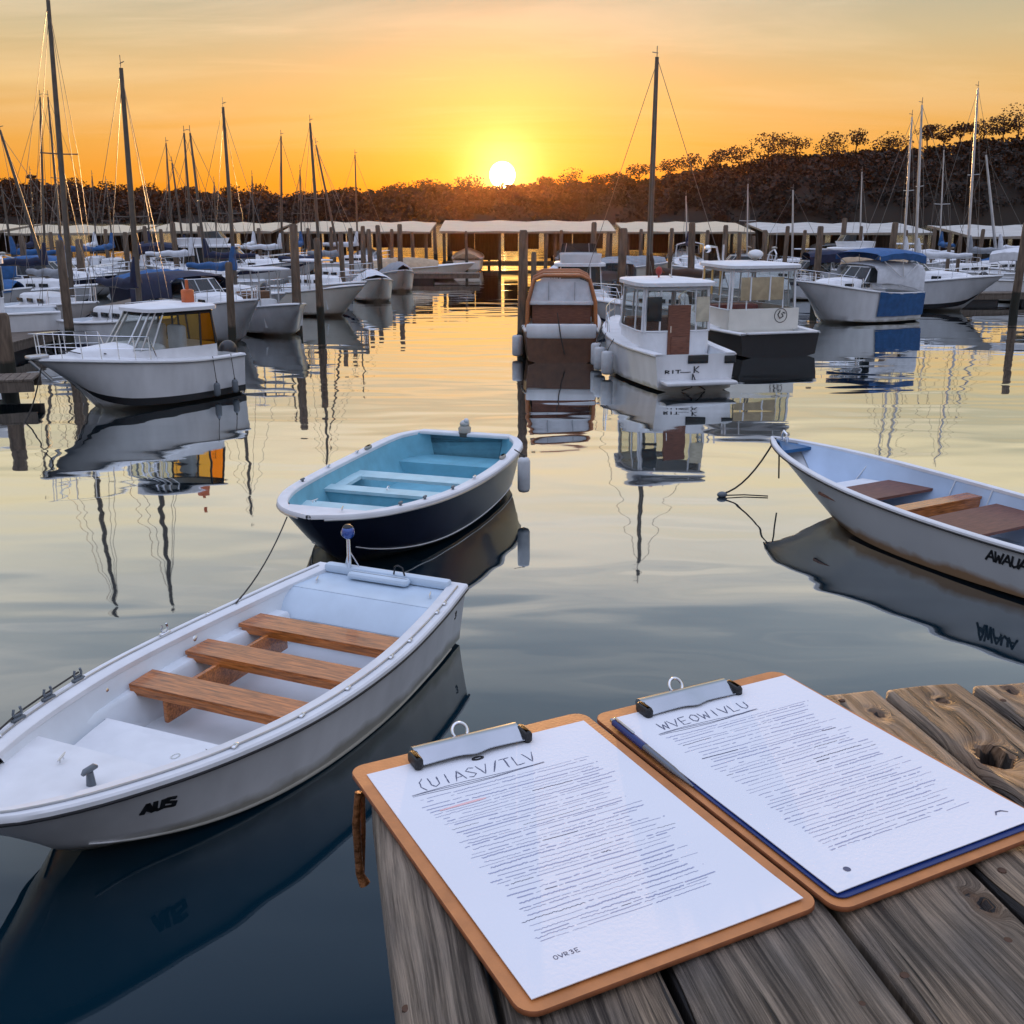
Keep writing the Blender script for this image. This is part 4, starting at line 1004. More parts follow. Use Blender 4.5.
def place(t, x, y, a, L, B):
    # origin of the local frame is the stern centre; x, y is the middle of the boat
    ca, sa = math.cos(a), math.sin(a); t.location = (x-ca*L/2, y-sa*L/2, 0); t.rotation_euler = (0,0,a); footprints.append((t['label'], x, y, a, L*.94, B*.92))
def basics(t, h, L, B, F, hullm, trim, tc_, deckm=DECK, boot=None, floor=.25, th=.13):
    outer(h, 20).build('hull', hullm, t, 35)
    if boot:
        m = MB()
        for sd in (1,-1):
            m.loft([[tuple(Vector(h.pt(i/20, u, sd, -.010))) for i in range(21)] for u in (.50,.60)])
        m.build('boot_stripe', boot, t, 40)
    if trim:
        m = MB()
        for sd in (1,-1): m.loft([[h.pt(i/20, u, sd, -.008) for i in range(21)] for u in (.10,.20)])
        m.build('hull_stripe', trim, t, 40)
    capstrip(h, th, .02, .035, 20).build('gunwale', deckm, t, 40)
    if tc_ > .06: liner(h, th, floor, .01, tc_, 8).build('cockpit', INNER if deckm is DECK else deckm, t, 30)
    if tc_ < .95:
        m = MB(); rows = []
        for i in range(13):
            tt = lerp(tc_, .985, i/12); b = max(.01, tab(tt, h.b)-.05); z = tab(tt, h.zg)+.012; rows.append([(tt*L, b*k, z+.06*(1-k*k)*b) for k in (-1,-.6,-.2,.2,.6,1)])
        m.loft(rows)
        if tc_ > .06: m.loft([rows[0], [(p[0], p[1]*.9, floor) for p in rows[0]]])
        m.build('deck', deckm, t, 40)
    for sd in (1,-1): tube_along(h, sd, 0, .99, .022, -.02, .016, 16).build('rub_rail', ALU if not trim else trim, t, 60)
def rail(t, h, t0, t1, hgt, m_=CHROME, r=.010, posts=5):
    m = MB(); top = []
    for sd in (1, -1):
        pts = []
        for i in range(posts+1):
            tt = lerp(t0, t1, i/posts); b = max(.02, tab(tt, h.b)-.06); z = tab(tt, h.zg); p = Vector((tt*h.L, sd*b, z)); q = p+Vector((.02,0,hgt)); m.tube([p, q], r, 5); pts.append(q)
        m.tube([(pts[0][0]-.15, pts[0][1], pts[0][2]-hgt+.02)]+pts, r, 5); top.append(pts[-1]); m.tube([p-Vector((0,0,hgt*.5)) for p in pts], r*.6, 4)
    m.tube([top[0], (top[0].x+.12, 0, top[0].z+.01), top[1]], r, 5); m.build('bow_rail', m_, t, 60)
def outboard(t, y, z, s=1.0):
    e = bpy.data.objects.new('outboard_motor', None); C.objects.link(e); e.parent = t; e.location = (-.18, y, z)
    m = MB(); m.sph((0,0,.18), .19*s, 10, 8, sc=(1.15,.75,1.15)); m.build('cowl', ENG, e, 60)
    m = MB(); m.box((.02,0,-.15), (.13,.12,.5), bev=.03); m.box((.12,0,-.02), (.2,.24,.18), bev=.02); m.build('leg_casing', ENG, e, 40)
def glazed(t, lo, hi, posts, glass=None, frame=DECK, r=.022, idx=None, name='window_glass', rake_post=True):
    """panes between two outlines, with posts at the given outline indices"""
    glass = glass or SMOKE; n = len(lo); ids = idx or list(range(n))
    m = MB()
    for a, b in zip(ids, ids[1:]+([ids[0]] if idx is None else [])):
        m.add([lo[a], lo[b], hi[b], hi[a]], [(0,1,2,3)])
    m.build(name, glass, t)
    for k in posts:
        f = MB(); f.tube([lo[k], hi[k]], r, 6); f.build('window_post', frame, t, 60)
    f = MB(); f.tube([lo[k] for k in ids], r*.8, 5, closed=idx is None); f.build('sill_rail', frame, t, 60)
def roofslab(t, o, z0, th, m_, over=.08, name='roof'):
    c = sum(o, Vector())/len(o); e = [c+(p-c)*(1+over/max(.2, (p-c).length)) for p in o]
    f = lambda dz, k=1.0: [Vector((c.x+(p.x-c.x)*k, c.y+(p.y-c.y)*k, z0+dz)) for p in e]
    m = MB(); m.loft([f(0, .97), f(.0, 1), f(th, 1), f(th+.02, .96), f(th+.05, .6), f(th+.06, .05)], True, True); return m.build(name, m_, t, 40)
def seats(t, L, B, z):
    for sd in (1,-1):
        m = MB(); m.box((0,0,.10), (.42,.42,.18), bev=.05); m.box((-.19,0,.36), (.10,.42,.46), bev=.04); m.build('seat', WHTCV, t, 40, loc=(L*.36, sd*B*.2, z))
def canvas_arch(t, xa, xf, w_, z0, hgt, cv, drop=(.35,.35), name='canvas_top', ribs=4):
    """bent canvas hood over hoops"""
    m = MB(); rows = []
    for i in range(11):
        k = i/10; x = lerp(xa, xf, k); zc = z0+hgt*(1-.22*(2*k-1)**2)-(.02*math.sin(k*math.pi*ribs)**2)
        d = lerp(drop[0], drop[1], k); row = []
        for j in range(13):
            a = -1+2*j/12; y = w_*math.copysign(min(1, abs(a)*1.25)**.9, a); zz_ = zc-.10*a*a-(max(0, abs(a)-.78)/.22)*d; row.append((x, y*(1 if abs(a) < .8 else 1.02), zz_))
        rows.append(row)
    m.loft(rows); m.loft([[(p[0],p[1]*.985,p[2]-.012) for p in r] for r in rows]); m.build(name, cv, t, 50)
    f = MB()
    for k in (0, .5, 1):
        x = lerp(xa, xf, k)
        for sd in (1,-1): f.tube([(lerp(xa,xf,.45+.1*(k-.5)), sd*w_*.98, z0-.35), (x, sd*w_*.97, z0+hgt*.55)], .012, 5)
    f.build('hoops', ALU, t, 60)
def cover(t, h, L, cv, t0=.0, t1=.93, ridge=.55, seed=0):
    """fitted boat cover stretched over a ridge line"""
    rg = random.Random(seed); m = MB(); rows = []
    for i in range(17):
        tt = lerp(t0, t1, i/16); b = max(.03, tab(tt, h.b)+.03); z = tab(tt, h.zg)+.02; rh = ridge*math.sin(math.pi*min(1, max(0, .12+.80*i/16)))**.6; row = []
        for j in range(13):
            a = -1+2*j/12; row.append((tt*L, b*a, z-.10*(abs(a) > .98)+rh*(1-abs(a)**1.5)+rg.uniform(-.02,.02)-.03*math.sin(i*2.1)**2*(1-abs(a))))
        rows.append(row)
    m.loft(rows); m.loft([rows[0], [(p[0], p[1], tab(t0, h.zg)-.1) for p in rows[0]]]); m.build('boat_cover', cv, t, 50)
def ports(t, h, zc_, xs_, yf, name='porthole'):
    for x in xs_:
        for sd in (1,-1):
            m = MB(); m.box((0,0,0), (.34,.02,.12), bev=.05); o = m.build(name, GLASSD, t, 40, loc=(x, sd*yf(x), zc_))

def motor(label, x, y, deg, L=6.0, B=2.2, F=.72, hull=GEL, trim=None, style='cuddy', cv=NAVYCV, boot=None, eng=True, seed=1, group='motorboats at their berths', cat='motorboat'):
    L *= .80; B *= .86
    t = thing('motorboat', label, cat, group=group); h = std_hull(L, B, F); place(t, x, y, R(deg), L, B)
    tcs = {'cuddy':.46,'bimini':.46,'cover':.30,'open':.72,'fly':.28,'arch':.44}[style]
    basics(t, h, L, B, F, hull, trim, tcs, boot=boot)
    zd = F*1.05; w_ = B*.40
    if style in ('cuddy','bimini','arch','fly'):
        lo = [ol(L*.40, L*.86, w_*.92, w_*.38, zd-.02), ol(L*.42, L*.80, w_*.86, w_*.34, zd+.24), ol(L*.44, L*.76, w_*.80, w_*.28, zd+.30)]
        ring_loft(lo).build('coachroof', DECK, t, 40)
        ports(t, h, zd+.13, (L*.52, L*.63), lambda q: lerp(w_*.88, w_*.66, (q/L-.52)/.11))
    if style in ('cuddy','bimini','arch'):
        a = ol(L*.20, L*.56, w_*.98, w_*.80, zd+.20); b = ol(L*.22, L*.47, w_*.90, w_*.66, zd+.66)
        n = len(a); idx = [k for k in list(range(n-9, n))+list(range(0, 9))]
        glazed(t, a, b, [idx[0], idx[4], idx[8], idx[9], idx[13], idx[17]], frame=ALU, r=.018, idx=idx, name='windscreen')
        f = MB(); f.tube([b[k] for k in idx], .018, 5); f.build('windscreen_rail', ALU, t, 60)
        seats(t, L, B, .28)
    if style == 'bimini': canvas_arch(t, L*.08, L*.44, w_*1.05, zd+.55, .55, cv)
    if style == 'arch':
        canvas_arch(t, L*.02, L*.46, w_*1.08, zd+.42, .42, cv, (.75,.45), name='canvas_hood')
    if style == 'cuddy':
        m = MB(); m.tube([(L*.14, w_*1.05, zd-.05), (L*.10, w_*1.0, zd+.75), (L*.09, 0, zd+.92), (L*.10, -w_*1.0, zd+.75), (L*.14, -w_*1.05, zd-.05)], .035, 6); m.build('radar_arch', DECK, t, 60)
        m = MB(); m.sph((0,0,0), .13, 10, 6, sc=(1,1,.5)); m.tube([(0,.3,0),(0,.3,.9)], .008, 4); m.build('radar_dome', GEL, t, 60, loc=(L*.09, 0, zd+.98))
    if style == 'fly':
        lo = ol(L*.18, L*.62, w_*1.0, w_*.78, zd+.15); hi = ol(L*.20, L*.52, w_*.94, w_*.68, zd+.85)
        m = MB(); m.loft([ol(L*.16, L*.64, w_*1.02, w_*.80, zd-.3), lo], True); m.build('deckhouse_wall', DECK, t, 40)
        glazed(t, lo, hi, (0,4,7,10,14,17,20,24), glass=GLASSD); roofslab(t, hi, zd+.85, .08, DECK, .16)
        m = ring_loft([ol(L*.16, L*.46, w_*.86, w_*.7, zd+.95), ol(L*.15, L*.48, w_*.9, w_*.72, zd+1.22)], cap=False); m.build('flybridge', DECK, t, 40)
        a = ol(L*.30, L*.46, w_*.8, w_*.66, zd+1.22); b = ol(L*.30, L*.43, w_*.74, w_*.6, zd+1.5); glazed(t, a, b, (2, 25), idx=list(range(20,28))+list(range(0,8)), frame=ALU, name='windscreen', r=.012)
        if cv: canvas_arch(t, L*.14, L*.42, w_*.9, zd+1.5, .42, cv, (.06,.06))
    if style == 'cover': cover(t, h, L, cv, 0, .66 if seed % 2 else .9, .50, seed)
    if style == 'open':
        m = MB(); m.box((L*.42,0,.55), (.5,.6,.75), bev=.06); m.build('console', DECK, t, 40)
        m = MB(); m.tube([(L*.36,.28,.5),(L*.36,.28,1.75)], .022, 6); m.tube([(L*.36,-.28,.5),(L*.36,-.28,1.75)], .022, 6); m.tube([(L*.5,.28,.5),(L*.5,.28,1.75)], .022, 6); m.tube([(L*.5,-.28,.5),(L*.5,-.28,1.75)], .022, 6); m.build('top_frame', ALU, t, 60)
        m = MB(); m.box((L*.43,0,1.78), (1.3,1.1,.06), bev=.025); m.build('sun_top', cv, t, 40)
        m = MB(); m.box((L*.2,0,.42), (.5,B*.55,.3), bev=.05); m.build('bench', WHTCV, t, 40)
    if style in ('cuddy','bimini','arch','fly'): rail(t, h, .58, .97, .34)
    if eng: outboard(t, 0, F*.75)
    return t

def sail(label, mast_top, base, Y, deg, L=7.0, B=2.3, F=.72, hull=GEL, boot=NAVYCV, bag=NAVYCV, mastf=.56, spread=(.52,), seed=0, boom_deg=0, mastm=BRONZE, cab=True, mr=.065, group='sailing boats at their berths'):
    """mast_top and base are where the photo shows the mast; Y is how far off the boat lies"""
    L *= .78; B *= .84; zb = .95; bx_ = PY(base[0], base[1], Y).x; tp = PY(mast_top[0], mast_top[1], Y)
    a = R(deg); ca, sa = math.cos(a), math.sin(a)
    t = thing('sailing_boat', label, 'sailing boat', group=group); cx_ = bx_-ca*(mastf-.5)*L; cy_ = Y-sa*(mastf-.5)*L; place(t, cx_, cy_, a, L, B)
    h = std_hull(L, B, F, sheer=.3); basics(t, h, L, B, F, hull, None, .30, boot=boot, floor=.35)
    w_ = B*.33; zd = F*1.05
    if cab:
        ring_loft([ol(L*.30, L*.72, w_*1.0, w_*.55, zd-.03), ol(L*.31, L*.70, w_*.92, w_*.48, zd+.26), ol(L*.33, L*.67, w_*.82, w_*.40, zd+.31)]).build('coachroof', DECK, t, 40)
        ports(t, h, zd+.13, (L*.38, L*.47, L*.56), lambda q: lerp(w_*.985, w_*.72, (q/L-.38)/.22))
    foot = Vector((mastf*L, 0, zd+.25)); wt = Vector((tp.x-bx_, 0, tp.z)); top = Vector((mastf*L+wt.x*ca, -wt.x*sa, tp.z))
    m = MB(); m.tube([foot, foot.lerp(top, .55), top], [mr, mr*.9, mr*.62], 8); m.build('mast', mastm, t, 60)
    m = MB(); m.tube([top, top+Vector((0,0,.28))], .012, 4); m.tube([top+Vector((-.03,0,.10)), top+Vector((.13,0,.13))], .012, 4); m.build('masthead_gear', STAY, t, 60)
    wires = MB(); bow = Vector((L*.97,0,F*1.28)); st = Vector((L*.03,0,F*.95))
    for s in spread:
        c = foot.lerp(top, s)
        sp_ = MB(); sp_.tube([c+Vector((-.05,-B*.30,.02)), c, c+Vector((-.05,B*.30,.02))], .018, 5); sp_.build('spreader', mastm, t, 60)
        for sd in (1,-1):
            wires.tube([Vector((mastf*L-.1, sd*B*.46, F)), c+Vector((-.05, sd*B*.30, .02)), top-Vector((0,0,.2))], .0085, 4)
            wires.tube([Vector((mastf*L-.35, sd*B*.46, F)), c], .007, 4)
    wires.tube([bow, top-Vector((0,0,.15))], .0085, 4); wires.tube([st, top], .0085, 4); wires.build('rigging', STAY, t, 60)
    # boom with the mainsail stowed under its bag
    b0 = foot+Vector((-.05,0,.55)); b1_ = b0+Vector((-L*.44*math.cos(R(boom_deg)), L*.44*math.sin(R(boom_deg)), -.02))
    m = MB(); m.tube([b0, b1_], .035, 6); m.build('boom', mastm, t, 60)
    if bag:
        m = MB(); pts = [b0.lerp(b1_, i/8)+Vector((0,0,.10+.03*math.sin(i*1.9+seed))) for i in range(9)]; m.tube([b0+Vector((.06,0,.75)), b0+Vector((0,0,.42))]+pts, [.06,.11]+[lerp(.16,.08,i/8) for i in range(9)], 9); m.build('sail_bag', bag, t, 60)
    rail(t, h, .72, .97, .42, r=.009, posts=3)
    return t

def pilot(label, stern_px, deg, L, B, F, hull, cabx=(.22,.60), roofm=DECK, sill=.62, top=1.32, aft='door', trim=None, boot=None, cream=False, interior=TEAKD, roofz=.07, frame=DECK, group='wheelhouse boats moored right of the channel', glass=None):
    sx, sy = P(*stern_px); a = R(deg); t = thing('motorboat', label, 'motorboat', group=group)
    place(t, sx+math.cos(a)*L/2, sy+math.sin(a)*L/2, a, L, B); h = std_hull(L, B, F, sheer=.28, rake=F*.6)
    basics(t, h, L, B, F, hull, trim, .24, boot=boot, floor=F*.45, th=.16)
    wm = B*.40; lo0 = ol(L*cabx[0], L*cabx[1], wm, wm*.82, F*.5, 32, .30); lo = ol(L*cabx[0], L*cabx[1], wm, wm*.82, F+sill*.55, 32, .30); hi = ol(L*cabx[0]+.03, L*cabx[1]-.10, wm*.95, wm*.78, F+top, 32, .30)
    wallm = DECK if not cream else GEL2
    m = MB(); n = 32
    aft_ids = [k for k in range(n) if lo[k].x < L*cabx[0]+.12]
    skip = set(k for k in aft_ids if abs(lo[k].y) < wm*.34) if aft == 'door' else set()
    for k in range(n):
        k2 = (k+1) % n
        if k in skip and k2 in skip: continue
        m.add([lo0[k], lo0[k2], lo[k2], lo[k]], [(0,1,2,3)])
    m.build('wheelhouse_wall', wallm, t, 40)
    # panes, corner posts, and solid aft pillars
    g = MB()
    for k in range(n):
        k2 = (k+1) % n
        if k in skip and k2 in skip: continue
        g.add([lo[k], lo[k2], hi[k2], hi[k]], [(0,1,2,3)])
    g.build('window_glass', glass or GLASSC, t)
    for k in (0, 3, 4, 8, 11, 12, 15, 16, 19, 20, 23, 27, 28, 31):
        f = MB(); d = (hi[k]-lo[k]); f.tube([lo[k]-Vector((0,0,.02)), hi[k]], .030 if k in (3,4,11,12,19,20,27,28) else .020, 6); f.build('window_post', frame, t, 60)
    f = MB(); f.tube(lo[:], .018, 5, closed=True); f.build('sill_rail', frame, t, 60)
    f = MB(); f.tube([p-Vector((0,0,.05)) for p in hi], .035, 5, closed=True); f.build('header_rail', frame, t, 60)
    roofslab(t, hi, F+top, roofz, roofm, .14)
    # inside: dash, bench, door leaf
    m = MB(); m.box((L*cabx[1]-.35,0,F+.12), (.45,wm*1.4,.62), bev=.04); m.build('dashboard', interior, t, 40)
    m = MB(); m.box((L*(cabx[0]+.16),-wm*.42,F*.9), (.5,wm*.6,.5), bev=.05); m.build('helm_seat', interior, t, 40)
    if aft == 'door':
        m = MB(); m.box((L*cabx[0]-.005,-.02,F*.5+.60), (.05,wm*.60,1.16)); m.box((L*cabx[0]-.035,-.02,F*.5+.35), (.02,wm*.42,.42), bev=.008); d_ = m.build('cabin_door', interior, t, 40)
        m = MB(); m.tube([(L*cabx[0]-.03,.16,F+.25),(L*cabx[0]-.03,.16,F+.38)], .012, 6); m.build('handle', CHROME, d_)
        m = MB(); m.box((0,0,0), (.02,wm*.40,.48), bev=.009); m.build('aft_window', GLASSD, t, 40, loc=(L*cabx[0]-.012, wm*.66, F+.72))
        m = MB(); m.box((0,0,0), (.02,wm*.36,.50), bev=.009); m.build('aft_window', mat('curtain_cream', (.55,.50,.38), .8, var=.2), t, 40, loc=(L*cabx[0]-.012, -wm*.66, F+.70))
    else:
        m = MB(); m.box((0,0,0), (.02,wm*1.15,.55), bev=.009); m.build('aft_window', mat('blind_tan', (.40,.32,.20), .7, var=.2), t, 40, loc=(L*cabx[0]-.014, wm*.1, F+top*.66))
    for yy in (-wm*.1, wm*.42):
        if aft != 'door': m = MB(); m.box((0,0,0), (.03,.035,.58)); m.build('window_bar', frame, t, loc=(L*cabx[0]-.028, yy, F+top*.66))
    # foredeck trunk
    ring_loft([ol(L*cabx[1]-.05, L*.84, wm*.72, wm*.36, F+.02), ol(L*cabx[1]-.05, L*.80, wm*.66, wm*.30, F+.30)]).build('coachroof', wallm, t, 40)
    rail(t, h, .60, .97, .40, posts=4)
    return t, h, wm

# --- the three boats right of the channel, seen from astern
pt_, ph_, pw_ = pilot('small white wheelhouse boat with brown door and lettered stern, nearest moored boat right of channel', (694, 391), 103, 4.9, 1.95, .78, GEL, (.20,.58), sill=.50, top=1.16)
LO = 4.9
m = MB(); m.sph((0,0,.10), .07, 10, 8, sc=(1,1,1.3)); m.tube([(0,0,-.05),(0,0,.08)], .02, 6); m.build('roof_light', RED, pt_, 60, loc=(LO*.36, .15, .78+1.16+.16))
m = MB(); m.tube([(0,0,0),(0,0,.30)], .012, 5); m.tube([(-.3,.1,.0),(.35,-.1,.03)], .02, 5); m.build('roof_rail', ALU, pt_, 60, loc=(LO*.40, -.2, .78+1.16+.12))
# transom lettering, hatch, fairleads, boarding strap
def on_stern(t, mb, name, m_): 
    return mb.build(name, m_, t, 40)
m = MB(); m.box((-.012, -.05, .62), (.02,.42,.16), bev=.008); on_stern(pt_, m, 'stern_locker', GLASSD)
m = MB(); m.box((-.012, -.72, .60), (.02,.24,.15), bev=.008); on_stern(pt_, m, 'exhaust_cover', GLASSD)
S = []; x = 0
for ch in 'RIT': 
    for s in G[ch]: S.append([(x+a*.5, b*.6) for a, b in s])
    x += .55
S.append([(1.6,.15),(2.1,.1),(2.6,.15)])
for ch in 'K': S += [[(x+1.3+a*.6, b*1.2) for a, b in s] for s in G[ch]]
marks(pt_, S, (-.006, .62, .36), (0,-.20,0), (0,0,.10), (-1,0,0), .12, BLACKH, 'lettering')
m = MB(); m.tube([(-.02,.05,.34),(-.16,.02,.16),(-.02,-.22,.02)], .012, 5); m.tube([(-.02,.05,.34),(-.16,.12,.1),(-.02,.26,.02)], .012, 5); m.build('boarding_strap', RUBBER, pt_, 60)
m = MB(); m.box((-.20,0,.20), (.42,1.45,.07), bev=.02); m.build('swim_step', GEL, pt_, 40)
def side_fenders(t, h, ts, sd, lab, m_=FEND, r=.13, hh=.5):
    M = Matrix.Translation(t.location) @ Matrix.Rotation(t.rotation_euler.z, 4, 'Z')
    for k, tt in enumerate(ts):
        b = tab(tt, h.b); p = M @ Vector((tt*h.L, sd*(b+r+.01), .08)); d = (M.to_3x3() @ Vector((0,-sd*(r),0)))
        fender(lab[k], p.x, p.y, .06, hh, r, m_, tie=(d.x, d.y, tab(tt, h.zg)-.02))
side_fenders(pt_, ph_, (.42,.56,.70), 1, ['white fender at the left side of the white wheelhouse boat, nearest its stern', 'white fender on the left side of the white wheelhouse boat, between its two neighbours', 'white fender on the left side of the white wheelhouse boat, nearest its bow'])

pt2, ph2, pw2 = pilot('wheelhouse boat with black hull, cream cabin and a round emblem on its aft panel', (779, 357), 106, 5.3, 2.5, .62, BLACKH, (.16,.56), sill=.80, top=1.42, aft='panel', cream=True, interior=RED)
m = MB(); m.tube([(-.0,.17*math.cos(a),.17*math.sin(a)) for a in [2*math.pi*i/24 for i in range(24)]], .008, 5, closed=True); m.tube([(0,.02,.12),(0,.08,.02),(0,.02,-.07),(0,-.07,-.02),(0,-.02,.05)], .014, 5); m.tube([(0,-.05,.08),(0,-.12,.05)], .012, 5)
m.build('emblem', BLACKH, pt2, 60, loc=(5.3*.16-.02, -pw2*.45, .62+.28))
m = MB(); m.box((5.3*.16-.006,0,.62+.20), (.014,pw2*1.9,.52)); m.build('aft_panel', GEL2, pt2)
m = MB(); m.box((-.05, .0, .585), (.14,1.85,.05), bev=.015); m.build('stern_rail', GEL, pt2, 40)
m = MB(); m.sph((0,0,.12), .20, 12, 7, sc=(1,1,.6)); m.tube([(0,0,-.04),(0,0,.1)], .05, 8); m.build('radar_dome', GEL, pt2, 60, loc=(2.1, -.35, .62+1.42+.16))
m = MB(); m.tube([(0,0,0),(0,.1,.34),(0,.3,.36)], .03, 6); m.sph((0,.34,.30), .10, 8, 6); m.tube([(0,-.1,0),(0,-.1,.4)], .025, 5); m.build('roof_horn', CHROME, pt2, 60, loc=(2.3, .55, .62+1.42+.12))
for k in range(3):
    m = MB(); m.box((0,0,0), (.10,.012,.60), bev=.004); m.build('curtain', mat('gold_curtain', (.55,.36,.12), .7, var=.2), pt2, 40, loc=(1.5+k*.45, pw2*.90, .62+1.05))

# R1: mahogany trimmed cabin boat nearest the sun glitter
def trimmed():
    L, B, F = 6.0, 1.95, .80; sx, sy = P(561, 363); a = R(88); t = thing('motorboat', 'cabin boat with orange wood framed canopy and brown hull, just right of the sun glitter', 'motorboat', group='wheelhouse boats moored right of the channel')
    place(t, sx+math.cos(a)*L/2, sy+math.sin(a)*L/2, a, L, B); h = std_hull(L, B, F, sheer=.25, rake=.4)
    basics(t, h, L, B, F, mat('brown_hull', (.10,.04,.02), .3, var=.3, coat=.3), None, .30, floor=.35, th=.14)
    m = MB(); m.box((.06,0,.72), (.16,1.62,.34), bev=.05); m.build('stern_board', GEL, t, 40)
    w_ = .80; pts = [(0,-w_,.78), (.10,-w_*.98,1.35), (.22,-w_*.80,1.86), (.26,-w_*.55,1.95), (.26,w_*.55,1.95), (.22,w_*.80,1.86), (.10,w_*.98,1.35), (0,w_,.78)]
    for dx, nm in ((.35,'canopy_frame'), (1.5,'canopy_frame'), (2.6,'canopy_frame')):
        m = MB(); m.tube([(p[0]*.3+dx, p[1], p[2]) for p in pts], .048, 7); m.build(nm, ORWOOD, t, 60)
    m = MB(); m.loft([[(p[0]*.3+dx, p[1]*.98, p[2]-.01) for p in pts] for dx in (.38, 1.0, 1.6, 2.2, 2.7)]); m.build('canopy', TANCV, t, 50)
    m = MB(); m.add([(.44,-w_*.90,1.36),(.44,w_*.90,1.36),(.46,w_*.76,1.80),(.46,w_*.5,1.88),(.46,-w_*.5,1.88),(.46,-w_*.76,1.80)], [(0,1,2,3,4,5)]); m.add([(.455,-w_*.90,1.36),(.455,w_*.90,1.36),(.475,w_*.76,1.80),(.475,w_*.5,1.88),(.475,-w_*.5,1.88),(.475,-w_*.76,1.80)], [(0,1,2,3,4,5)]); m.build('curtain_panel', WHTCV, t)
    m = MB(); m.box((.43,0,1.33), (.05,w_*1.9,.09), bev=.015); m.build('cross_rail', GEL, t, 40)
    m = MB(); m.box((.52,0,1.05), (.04,w_*1.7,.5)); m.build('cabin_bulkhead', TEAKD, t)
    for yy in (-.3,.3): m = MB(); m.box((.42,yy,1.6), (.02,.012,.42)); m.build('panel_seam', GREYCV, t)
    m = MB(); m.tube([(-.03,.1,1.15),(-.05,.02,.62),(-.02,-.08,.2)], .014, 5); m.build('line_over_stern', ROPE, t, 60)
    ring_loft([ol(2.7, 5.0, .75, .35, F+.02), ol(2.7, 4.7, .70, .3, F+.40)]).build('coachroof', ORWOOD, t, 40)
    rail(t, h, .6, .97, .4)
    return t, h
rt, rh = trimmed()
side_fenders(rt, rh, (.12,), 1, ['pale fender on the left quarter of the orange framed cabin boat'])

# L1: cabin cruiser at left with amber side curtains
def cruiser():
    L, B, F = 3.8, 1.75, .82; a = R(-127); t = thing('motorboat', 'white cabin cruiser with amber side curtains and bow rail, nearest moored boat at left', 'motorboat', group='motorboats at their berths')
    place(t, -6.85, 19.1, a, L, B); h = std_hull(L, B, F, sheer=.22, rake=.9)
    basics(t, h, L, B, F, GEL, None, .20, boot=BLACKH, floor=.35)
    zd = F*1.03; w_ = B*.42
    ring_loft([ol(L*.38, L*.88, w_*.92, w_*.34, zd-.02), ol(L*.40, L*.82, w_*.84, w_*.28, zd+.20), ol(L*.42, L*.78, w_*.76, w_*.22, zd+.24)]).build('coachroof', DECK, t, 40)
    lo0 = ol(L*.12, L*.60, w_*.98, w_*.80, zd-.2, 32, .34); lo = ol(L*.12, L*.59, w_*.97, w_*.78, zd+.16, 32, .34); hi = ol(L*.14, L*.47, w_*.90, w_*.66, zd+.80, 32, .34)
    m = MB(); m.loft([lo0, lo], True); m.build('cabin_wall', DECK, t, 40)
    aft = [k for k in range(32) if lo[k].x < L*.30]; fore = [k for k in range(32) if k not in aft]
    g = MB()
    for k in range(32):
        k2 = (k+1) % 32
        if k in fore or k2 in fore: g.add([lo[k], lo[k2], hi[k2], hi[k]], [(0,1,2,3)])
    g.build('windscreen', GLASSC, t)
    g = MB()
    for k in range(32):
        k2 = (k+1) % 32
        if not (k in fore or k2 in fore): g.add([lo[k], lo[k2], hi[k2], hi[k]], [(0,1,2,3)])
    g.build('side_curtain', AMBER, t)
    for k in (0,2,4,6,8,11,13,16,18,20,23,25,27,29,31):
        m = MB(); m.tube([lo[k], hi[k]], .020, 6); m.build('window_post', BLACKH if 8 <= k <= 23 else ALU, t, 60)
    m = MB(); m.tube([p-Vector((0,0,.04)) for p in hi], .035, 5, closed=True); m.build('header_rail', BLACKH, t, 60)
    roofslab(t, hi, zd+.80, .06, DECK, .10)
    m = MB(); m.box((L*.30,.25,zd+.25), (.16,.42,.55), bev=.05); m.build('seat', WHTCV, t, 40); m = MB(); m.box((L*.30,-.35,zd+.25), (.16,.42,.55), bev=.05); m.build('seat', WHTCV, t, 40)
    m = MB(); m.box((0,0,.12), (.20,.16,.26), bev=.03); m.tube([(0,0,.2),(0,0,.42)], .03, 8); m.build('roof_lamp', mat('orange_lamp_body', (.55,.13,.04), .4, var=.2), t, 40, loc=(L*.22, .25, zd+.90))
    rail(t, h, .55, .975, .42, posts=6)
    for i in range(3):
        m = MB(); tt = .60+i*.11; b = tab(tt, h.b)*.55; z = tab(tt, h.zg)+.10; m.tube([(tt*L, -b, z), (tt*L+.03, 0, z+.02), (tt*L, b, z)], .010, 5); m.build('deck_strap', RUBBER, t, 60)
    m = MB(); m.box((L*.985,0,F*1.26), (.34,.20,.07), bev=.02); m.tube([(L*1.02,0,F*1.2),(L*.93,0,.62)], .03, 6); m.build('anchor', ALU, t, 60)
    outboard(t, 0, .55)
    return t, h
ct, ch_ = cruiser()
side_fenders(ct, ch_, (.10,.22), 1, ['small dark fender under the quarter of the white cabin cruiser', 'small dark fender amidships on the white cabin cruiser'], FENDK, .06, .26)
rope('bow line of the white cabin cruiser running down into the water', cat_(tuple((Matrix.Translation(ct.location) @ Matrix.Rotation(ct.rotation_euler.z, 4, 'Z')) @ Vector((3.75,.1,.85))), (-8.15,17.2,-.05), .12), .012)

